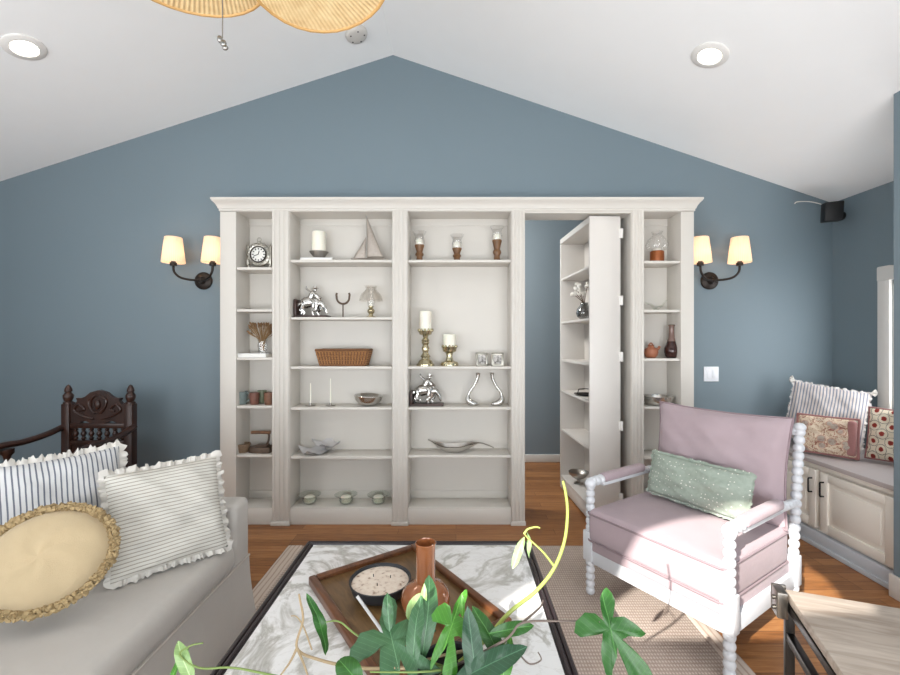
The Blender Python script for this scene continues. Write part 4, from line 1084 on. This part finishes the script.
def bookend(lab, px, shelf, flip, d=D+.1):
    t = ornament('horse_bookend', lab, 'bookend', px, shelf, d, 0, 'horse and rider bookends')
    MB().box((-.125, -.05, 0), (.125, .05, .016), .003).box((-.125, -.05, .016), (-.105, .05, .135 if not flip else .11), .003).build('wooden_base', M['darkwood'], t)
    h = MB()
    h.tube(spline([(-.07, 0, .085), (-.035, 0, .098), (.01, 0, .10), (.045, 0, .088)], 5), [.028]*3+[.036]*5+[.033]*5+[.026]*3, 10)
    h.tube(spline([(.04, 0, .092), (.065, 0, .09), (.085, 0, .065)], 4), [.024, .022, .02, .019, .018, .016, .014, .013, .012], 9)
    h.tube([(.083, 0, .07), (.094, 0, .05), (.1, 0, .03)], [.014, .013, .007], 8)
    for (x, y, pts) in ((0, 0, [(-.07, .015, .08), (-.092, .018, .055), (-.08, .018, .035), (-.095, .018, .016)]), (0, 0, [(-.06, -.015, .08), (-.07, -.018, .055), (-.05, -.018, .035), (-.06, -.018, .016)]),
                        (0, 0, [(.04, .014, .08), (.05, .016, .055), (.03, .016, .04), (.045, .016, .018)]), (0, 0, [(.03, -.014, .08), (.025, -.016, .055), (.005, -.016, .04), (.012, -.016, .016)])):
        n = spline(pts, 4); h.tube(n, [lerp(.017, .006, i/(len(n)-1)) for i in range(len(n))], 8)
    h.tube(spline([(-.085, 0, .09), (-.105, .0, .075), (-.11, 0, .045)], 4), [.008, .01, .012, .011, .01, .009, .007, .005, .003], 7)
    for k in range(6): h.ball((.045+.007*k, 0, .112-.005*k), (.007, .006, .012), None, 7)
    hb = h.build('horse', M['silver'], t)
    g = MB()
    g.tube(spline([(-.015, 0, .115), (-.005, 0, .145), (.012, 0, .165)], 4), [.02, .021, .022, .022, .022, .021, .019, .016, .012], 9)
    g.ball((.02, 0, .178), (.012, .011, .014)); g.lathe([(0, .186), (.024, .185), (.026, .188), (.013, .19), (.012, .2), (0, .203)], 12, Matrix.Translation((.02, 0, 0)))
    for s in (-1, 1):
        g.tube(spline([(-.01, s*.015, .115), (.02, s*.04, .10), (.012, s*.042, .06)], 4), [.013]*4+[.011]*4+[.009], 7)
        g.tube(spline([(.01, s*.02, .16), (.03, s*.028, .14), (.055, s*.01, .125)], 4), .008, 7)
    g.tube(spline([(-.01, 0, .16), (-.045, .01, .185), (-.05, .01, .2)], 4), .007, 7)
    for o in (hb, g.build('rider', M['silver'], t)): o.scale = (1.06, 1, 1.2); o.location = (0, 0, -.0034)
    return t
bookend('silver horse and rider bookend on the shelf beside the horseshoe stand', 312.5, 317, False)
bookend('silver horse and rider bookend at the left of the shelf with curved candle holders', 427, 407.5, True)
t = ornament('horseshoe_stand', 'dark iron horseshoe mounted upright on a thin rod between bookend and oil lamp', 'ornament', 343, 317)
pts = [(.048*math.cos(a_)*(1 if True else 1), 0, .132+.05*math.sin(a_)) for a_ in [math.radians(180+180*k/14) for k in range(15)]]
pts = [(-.046, 0, .165), (-.05, 0, .15)]+pts+[(.05, 0, .15), (.046, 0, .165)]
MB().tube([(x, y, z+.022) for x, y, z in pts], .008, 8).build('horseshoe', M['iron'], t)
MB().tube([(0, 0, .004), (0, 0, .107)], .005, 8).lathe([(0, 0), (.03, 0), (.03, .004), (0, .006)], 16).build('rod', M['iron'], t)
t = ornament('oil_lamp', 'small brass oil lamp with a rounded glass shade on the second shelf', 'lamp', 371, 317)
MB().lathe([(0, 0), (.036, 0), (.034, .008), (.018, .014), (.014, .026), (.026, .04), (.028, .055), (.02, .066), (.012, .072), (.02, .078), (.02, .086), (0, .088)], 22).build('base', M['mercury'], t)
MB().ball((0, 0, .098), (.011, .011, .012)).build('burner', M['candle'], t)
MB().lathe([(.024, .085), (.03, .11), (.026, .14), (.02, .17), (.018, .235)], 18).build('chimney', M['glass'], t)
MB().lathe([(.088, .125), (.085, .145), (.07, .18), (.048, .2), (.038, .215), (.042, .232), (.05, .24)], 28).build('shade', M['lampglass'], t)
t = ornament('wicker_basket', 'rectangular brown wicker basket on the middle shelf', 'basket', 344.5, 366.5, D+.1)
def bsk(z, k): return .185*k, .07*k
mb = MB(); n = 46; rows = 7; hgt = .118
def bpt(e, z, o=0):
    k = lerp(.84, 1, z/hgt); a, b = .192*k, .074*k
    per = [(-a, -b), (a, -b), (a, b), (-a, b)]; e = (e % 1)*4
    L = [2*a, 2*b, 2*a, 2*b]; tot = sum(L); s = e/4*tot; i = 0
    while s > L[i]+1e-9 and i < 3: s -= L[i]; i += 1
    p, q = Vector(per[i]), Vector(per[(i+1) % 4]); d = (q-p).normalized(); nn = Vector((d.y, -d.x)); r_ = p+d*s+nn*o
    return (r_.x, r_.y, z)
for j in range(rows):
    z = .010+j*(hgt-.02)/(rows-1)
    mb.tube([bpt(i/(2*n), z, .004*(1 if (i+j) % 2 else -1)) for i in range(2*n)], .0085, 5, True)
mb.build('weave', M['wicker'], t)
mb = MB()
for i in range(n): mb.tube([bpt((i+.5)/n, .002, .006), bpt((i+.5)/n, hgt, .006)], .005, 5)
mb.build('stakes', M['wickerdark'], t)
MB().tube([bpt(i/60, hgt) for i in range(60)], .010, 7, True).tube([bpt(i/60, .006) for i in range(60)], .009, 7, True).build('rim', M['wickerdark'], t)
MB().box((-.158, -.06, .004), (.158, .06, .010)).build('base', M['wicker'], t)
def taper(lab, px, hh):
    t = ornament('taper_candle_holder', lab, 'candle', px, 407.5, D+.08, 0, 'thin tapers on dishes')
    MB().lathe([(0, 0), (.034, 0), (.038, .006), (.034, .008), (.012, .006), (.009, .014), (.009, .022), (0, .022)], 20).build('dish', M['pewter'], t)
    MB().lathe([(0, .018), (.0055, .018), (.0035, hh), (.001, hh+.006), (0, hh+.006)], 8).build('taper', M['candle'], t)
taper('shorter thin ivory taper on a small metal dish, nearer the left', 310.5, .165); taper('taller thin ivory taper on a small metal dish, second along the shelf', 330.5, .20)
t = ornament('silver_bowl', 'round silver bowl with tilted rim on the shelf beside the tapers', 'bowl', 368, 407.5, D+.09)
MB().lathe([(0, 0), (.05, 0), (.07, .008), (.095, .035), (.107, .068), (.103, .074), (.096, .066), (.08, .03), (.05, .012), (0, .01)], 36, Matrix.Rotation(.06, 4, 'Y') @ Matrix.Translation((0, 0, .006))).build('bowl', M['silver'], t)
def napkin_dish(lab, px, dd, size, lift, rot, m, z=0, tilt=.0):
    t = thing('folded_dish', lab, 'dish', (sx(px, dd), dd, bz(456.5)+.001+z), rot, 'square ceramic dishes')
    def f(s):
        def g(u, v):
            a, b = u*2-1, v*2-1
            return (a*size*(1-.08*(1-abs(b))), b*size*(1-.08*(1-abs(a))), lift*(abs(a*b)**1.2)+.012*(a*a+b*b)*.5+s+.004)
        return g
    mb = MB().grid(f(0), 16, 16).grid(f(.006), 16, 16); mb.build('dish', m, t, smooth=60)
    t.rotation_euler = (tilt, 0, rot); return t
napkin_dish('pale grey square ceramic dish with upturned corners at the front of the low shelf', 315, D+.085, .095, .035, .7, M['ceramicwhite'], 0, .06)
napkin_dish('second square ceramic dish with raised corners stacked behind the first', 326, D+.125, .08, .03, .8, M['ceramicwhite'], .045, .12)
def votive(lab, px):
    t = ornament('votive_bowl', lab, 'candle', px, 508, D+.085, 0, 'glass votive bowls on the bottom shelf')
    MB().lathe([(0, .003), (.03, .003), (.045, .012), (.052, .03), (.05, .045), (.062, .056), (.084, .068), (.085, .071), (.06, .06), (.046, .046), (.047, .03), (.04, .014), (0, .008)], 28).build('glass_bowl', M['glassgreen'], t)
    MB().lathe([(0, .012), (.034, .014), (.04, .03), (.038, .052), (.03, .058), (0, .058)], 20).build('candle', M['candle'], t)
votive('clear glass votive bowl with white candle, leftmost on the bottom shelf', 309.5)
votive('clear glass votive bowl with white candle, middle one on the bottom shelf', 346)
votive('clear glass votive bowl with white candle, nearest the pilaster on the bottom shelf', 378.5)

# --- third bay
def hurricane(lab, px, hh):
    t = ornament('wooden_candlestick', lab, 'candle', px, 259.5, DS, 0, 'wooden candlesticks on the top shelf')
    MB().lathe([(0, 0), (.033, 0), (.033, .01), (.024, .02), (.022, hh*.3), (.032, hh*.42), (.03, hh*.5), (.022, hh*.58), (.028, hh*.75), (.036, hh*.93), (.036, hh), (0, hh)], 18).build('stick', M['brownwood'], t)
    MB().lathe([(0, hh), (.027, hh), (.026, hh+.04), (.012, hh+.05), (0, hh+.052)], 16).build('candle', M['candle'], t)
    MB().lathe([(.033, hh+.001), (.040, hh+.03), (.032, hh+.065), (.05, hh+.095), (.054, hh+.1), (.05, hh+.097), (.03, hh+.065), (.038, hh+.03)], 22).build('glass_chimney', M['glass'], t)
hurricane('turned wooden candlestick with glass chimney, left one on the top shelf', 419.5, .128)
hurricane('shortest turned wooden candlestick with glass chimney in the middle of the top shelf', 457, .104)
hurricane('tallest turned wooden candlestick with glass chimney at the right end of the top shelf', 497, .165)
def mercury(lab, px, hh, bw, tall):
    t = ornament('mercury_candlestick', lab, 'candle', px, 366.5, D+.09, 0, 'mercury glass candlesticks')
    if tall: pf = [(0, 0), (.068, 0), (.068, .012), (.056, .02), (.05, .036), (.032, .05), (.03, .062), (.04, .07), (.03, .08), (.02, .1), (.03, .13), (.02, .155), (.03, .172), (.026, .18), (.03, .19), (.018, .21), (.022, .225), (.045, .235), (.05, .25), (.054, .262), (.046, .264), (0, .255)]
    else: pf = [(0, 0), (.066, 0), (.068, .012), (.06, .028), (.03, .04), (.022, .07), (.026, .095), (.05, .108), (.055, .13), (.060, .142), (.05, .144), (0, .132)]
    zt = pf[-1][1]
    MB().lathe(pf, 26).build('stand', M['mercury'], t)
    mb = MB()
    for k in range(12):
        a_ = 2*PI*k/12; mb.ball((.052*math.cos(a_), .052*math.sin(a_), zt+.012), (.009, .009, .012), None, 7)
    mb.build('gallery', M['mercury'], t)
    MB().lathe([(0, zt), (bw, zt), (bw, zt+hh-.006), (bw-.006, zt+hh), (0, zt+hh-.003)], 24).build('pillar_candle', M['candle'], t)
mercury('tall mercury glass candlestick with a white pillar candle', 425.5, .155, .045, True)
mercury('short mercury glass candlestick with a white pillar candle', 449.5, .145-.04, .047, False)
def frame(lab, px, rot):
    t = ornament('photo_frame', lab, 'picture frame', px, 366.5, D+.07, rot, 'small silver photo frames')
    Tt = Matrix.Rotation(-.2, 4, 'X'); a, h = .046, .1
    mb = MB().box((-a, 0, 0), (-a+.018, .01, h), .003, 2, Tt).box((a-.018, 0, 0), (a, .01, h), .003, 2, Tt).box((-a, 0, 0), (a, .01, .018), .003, 2, Tt).box((-a, 0, h-.018), (a, .01, h), .003, 2, Tt)
    mb.build('frame', M['antique'], t)
    MB().box((-a+.016, .004, .016), (a-.016, .008, h-.016), 0, 1, Tt).build('picture', M['photo'], t, smooth=0)
    MB().box((-.008, .012, .004), (.008, .016, .075), .001, 1, Matrix.Translation((0, .026, 0)) @ Matrix.Rotation(.22, 4, 'X')).build('easel', M['pewter'], t)
M['photo'] = N('grey_photo')
def _ph():
    a = M['photo']; vec, _ = a.xyz(); a.col(a.ramp(a.noise(vec, 45, 2), [(.35, lin((110, 106, 102))), (.6, lin((206, 202, 198)))])); a.set(Roughness=.3); return a.m
M['photo'] = _ph()
frame('small silver photo frame angled towards the candlesticks', 482.5, .2); frame('small silver photo frame at the outer end beside the pilaster', 497.5, -.12)
def swoop(lab, px, s):
    t = ornament('curved_candle_holder', lab, 'candle holder', px, 407.5, D+.09, 0, 'curved silver candle holders')
    k = px2m(1, D+.09)*s
    pts = spline([(4*k, 0, .012), (-2*k, 0, .02), (-5.5*k, 0, .05), (-4*k, 0, .10), (1*k, 0, .155), (4*k, 0, .205), (4.5*k, 0, .238)], 6)
    n = len(pts); rr = []
    for i in range(n):
        q = i/(n-1); rr.append(.012+.014*math.sin(min(1, q/.45)*PI)*(q < .45)+.004*max(0, (q-.7)/.3)-.002*math.sin(q*PI))
    MB().tube(pts, rr, 12).lathe([(0, .236), (.014, .236), (.018, .244), (.012, .246), (0, .242)], 14, Matrix.Translation((4.5*k, 0, 0))).ball((0*k, 0, .008), (.045, .028, .008)).build('body', M['silver'], t)
swoop('curved silver candle holder leaning away, left of the matching pair', 473.5, 1); swoop('curved silver candle holder, right of the matching pair, by the pilaster', 496.5, -1)
t = ornament('silver_centerpiece', 'long leaf-shaped silver bowl with pointed ends on a low shelf', 'bowl', 459, 455.5, D+.085)
k = px2m(1, D+.085)
def boat(o):
    def f(u, v):
        x = lerp(-31, 35, u); q = (x+4)/24; wv = max(.13, (1-min(1, abs(q))**2.2))
        rim = .050+.075*max(0, (-x-14)/17)**1.3*.6+.018*math.exp(-((x-14)/9)**2)+.004
        if x > 14: rim += .012*math.sin((x-14)/21*PI)-.016*max(0, (x-24)/11)
        dep = max(.004, .052*max(0, 1-min(1, abs(q))**2))
        a = (v*2-1); yy = a*.062*wv**.8+0.0
        return (x*k, yy, rim-dep*(1-a*a)+o-.004)
    return f
MB().grid(boat(0), 44, 12).grid(boat(.004), 44, 12).build('bowl', M['silver'], t, smooth=60)

# --- narrow right bay
t = ornament('glass_cloche', 'clear glass hurricane jar on a copper base on the top right shelf', 'ornament', 657, 260.5)
MB().lathe([(0, 0), (.048, 0), (.05, .004), (.05, .082), (.046, .088), (0, .088)], 26).build('copper_base', M['copper'], t)
MB().lathe([(0, .088), (.026, .088), (.026, .105), (0, .11)], 16).build('candle', M['candle'], t)
MB().lathe([(.05, .088), (.075, .11), (.082, .135), (.07, .17), (.04, .2), (.03, .215), (.042, .235), (.04, .237), (.026, .215)], 28).build('glass_shade', M['glass'], t)
t = ornament('glass_bird_dish', 'small clear glass dish with wing-like rim on the second right shelf', 'dish', 656, 309.5)
def wing(u, v):
    a = u*2-1; b = v*2-1
    return (a*.085, b*.03*(1-.6*abs(a)), .012+.055*abs(a)**1.5+.012*b*b+.008*math.sin(a*9))
mb = MB().grid(wing, 20, 6); mb.lathe([(0, 0), (.028, 0), (.02, .008), (.008, .014), (0, .014)], 16); mb.build('dish', M['glassgreen'], t)
t = ornament('clay_jug', 'small round terracotta jug on the third right shelf', 'jug', 651, 358.5, D+.12)
MB().lathe([(0, 0), (.03, 0), (.044, .015), (.052, .04), (.046, .065), (.024, .08), (.02, .092), (.026, .098), (.018, .096), (0, .08)], 24).build('body', M['terracotta'], t)
MB().tube(spline([(-.02, 0, .09), (.0, 0, .112), (.018, 0, .09)], 6), .005, 7).tube(spline([(.04, 0, .06), (.058, 0, .072), (.064, 0, .088)], 4), [.012]*4+[.01]*4+[.008], 8).build('handle_and_spout', M['terracotta'], t)
t = ornament('brown_bottle', 'dark brown bulbous bottle vase with a slim neck on the third right shelf', 'vase', 671.5, 358.5, D+.1)
MB().lathe([(0, 0), (.03, 0), (.042, .01), (.052, .045), (.05, .075), (.038, .105), (.03, .125)], 28).build('body', M['brownglass'], t)
MB().lathe([(.03, .125), (.022, .15), (.0195, .19), (.019, .235), (.024, .248), (.02, .25), (.014, .24), (.014, .18), (0, .15)], 24).build('neck', M['brownneck'], t)
t = ornament('silver_bowl', 'wide polished silver bowl just above the corner of the mauve cushion', 'bowl', 658, 407, D+.1)
MB().lathe([(0, 0), (.06, 0), (.085, .01), (.104, .04), (.108, .068), (.103, .068), (.096, .04), (.07, .014), (0, .01)], 34).build('bowl', M['silver'], t)
t = ornament('dark_vase', 'small black ornament low in the right bay behind the chair arm', 'ornament', 652, 508, D+.1)
MB().lathe([(0, 0), (.035, 0), (.04, .012), (.02, .03), (.034, .06), (.036, .085), (.018, .11), (.028, .135), (.022, .14), (0, .13)], 20).build('body', M['black'], t)

# --- on the hidden door's shelves
def dpt(u, z, off=.09): return T2 @ Vector((off, u, z))
T2 = Matrix.Translation((NX, NY, 0)) @ R
t = thing('cotton_vase', 'round smoked glass vase with cotton stems on the open door shelf', 'vase', dpt(.36, DSH[1]+.001, .085))
MB().lathe([(0, .004), (.03, .004), (.055, .02), (.066, .055), (.058, .09), (.035, .115), (.03, .135), (.034, .14), (.03, .138), (.026, .118), (.05, .09), (.058, .055), (.045, .02), (0, .01)], 24).build('vessel', M['smokeglass'], t)
r = random.Random(9); mb = MB(); pos = []
for k in range(6):
    a_ = r.uniform(0, 6.3); l = r.uniform(.04, .085); tip = Vector((math.cos(a_)*l-.02, math.sin(a_)*l, r.uniform(.2, .34)))
    p = spline([(0, 0, .02), (0, 0, .12), tip*.6+Vector((0, 0, .06)), tip], 5); mb.tube(p, .0025, 5); pos += [tip, p[12]+Vector((r.uniform(-.02, .02), r.uniform(-.02, .02), .01))]
mb.build('twigs', M['twig'], t)
for p in pos:
    c = MB()
    for k in range(4): c.ball((p.x+r.uniform(-.009, .009), p.y+r.uniform(-.009, .009), p.z+r.uniform(-.007, .009)), .013, None, 8)
    c.build('cotton_boll', M['cotton'], t)
t = thing('black_dish', 'thin black dish lying on the open door shelf below the vase', 'dish', dpt(.36, DSH[3]+.001, .09))
MB().lathe([(0, 0), (.05, 0), (.085, .012), (.088, .015), (.05, .005), (0, .004)], 26).tube([(-.06, 0, .012), (-.05, 0, .05), (0, 0, .055), (.05, 0, .05), (.06, 0, .012)], .004, 6).build('dish', M['black'], t)
t = thing('footed_bowl', 'dark silver footed bowl on the bottom of the open door unit', 'bowl', dpt(.50, .126, .085))
MB().lathe([(0, 0), (.04, 0), (.038, .008), (.014, .016), (.014, .03), (.05, .05), (.082, .085), (.085, .1), (.08, .1), (.07, .08), (.04, .058), (0, .05)], 28).build('bowl', M['pewter'], t)
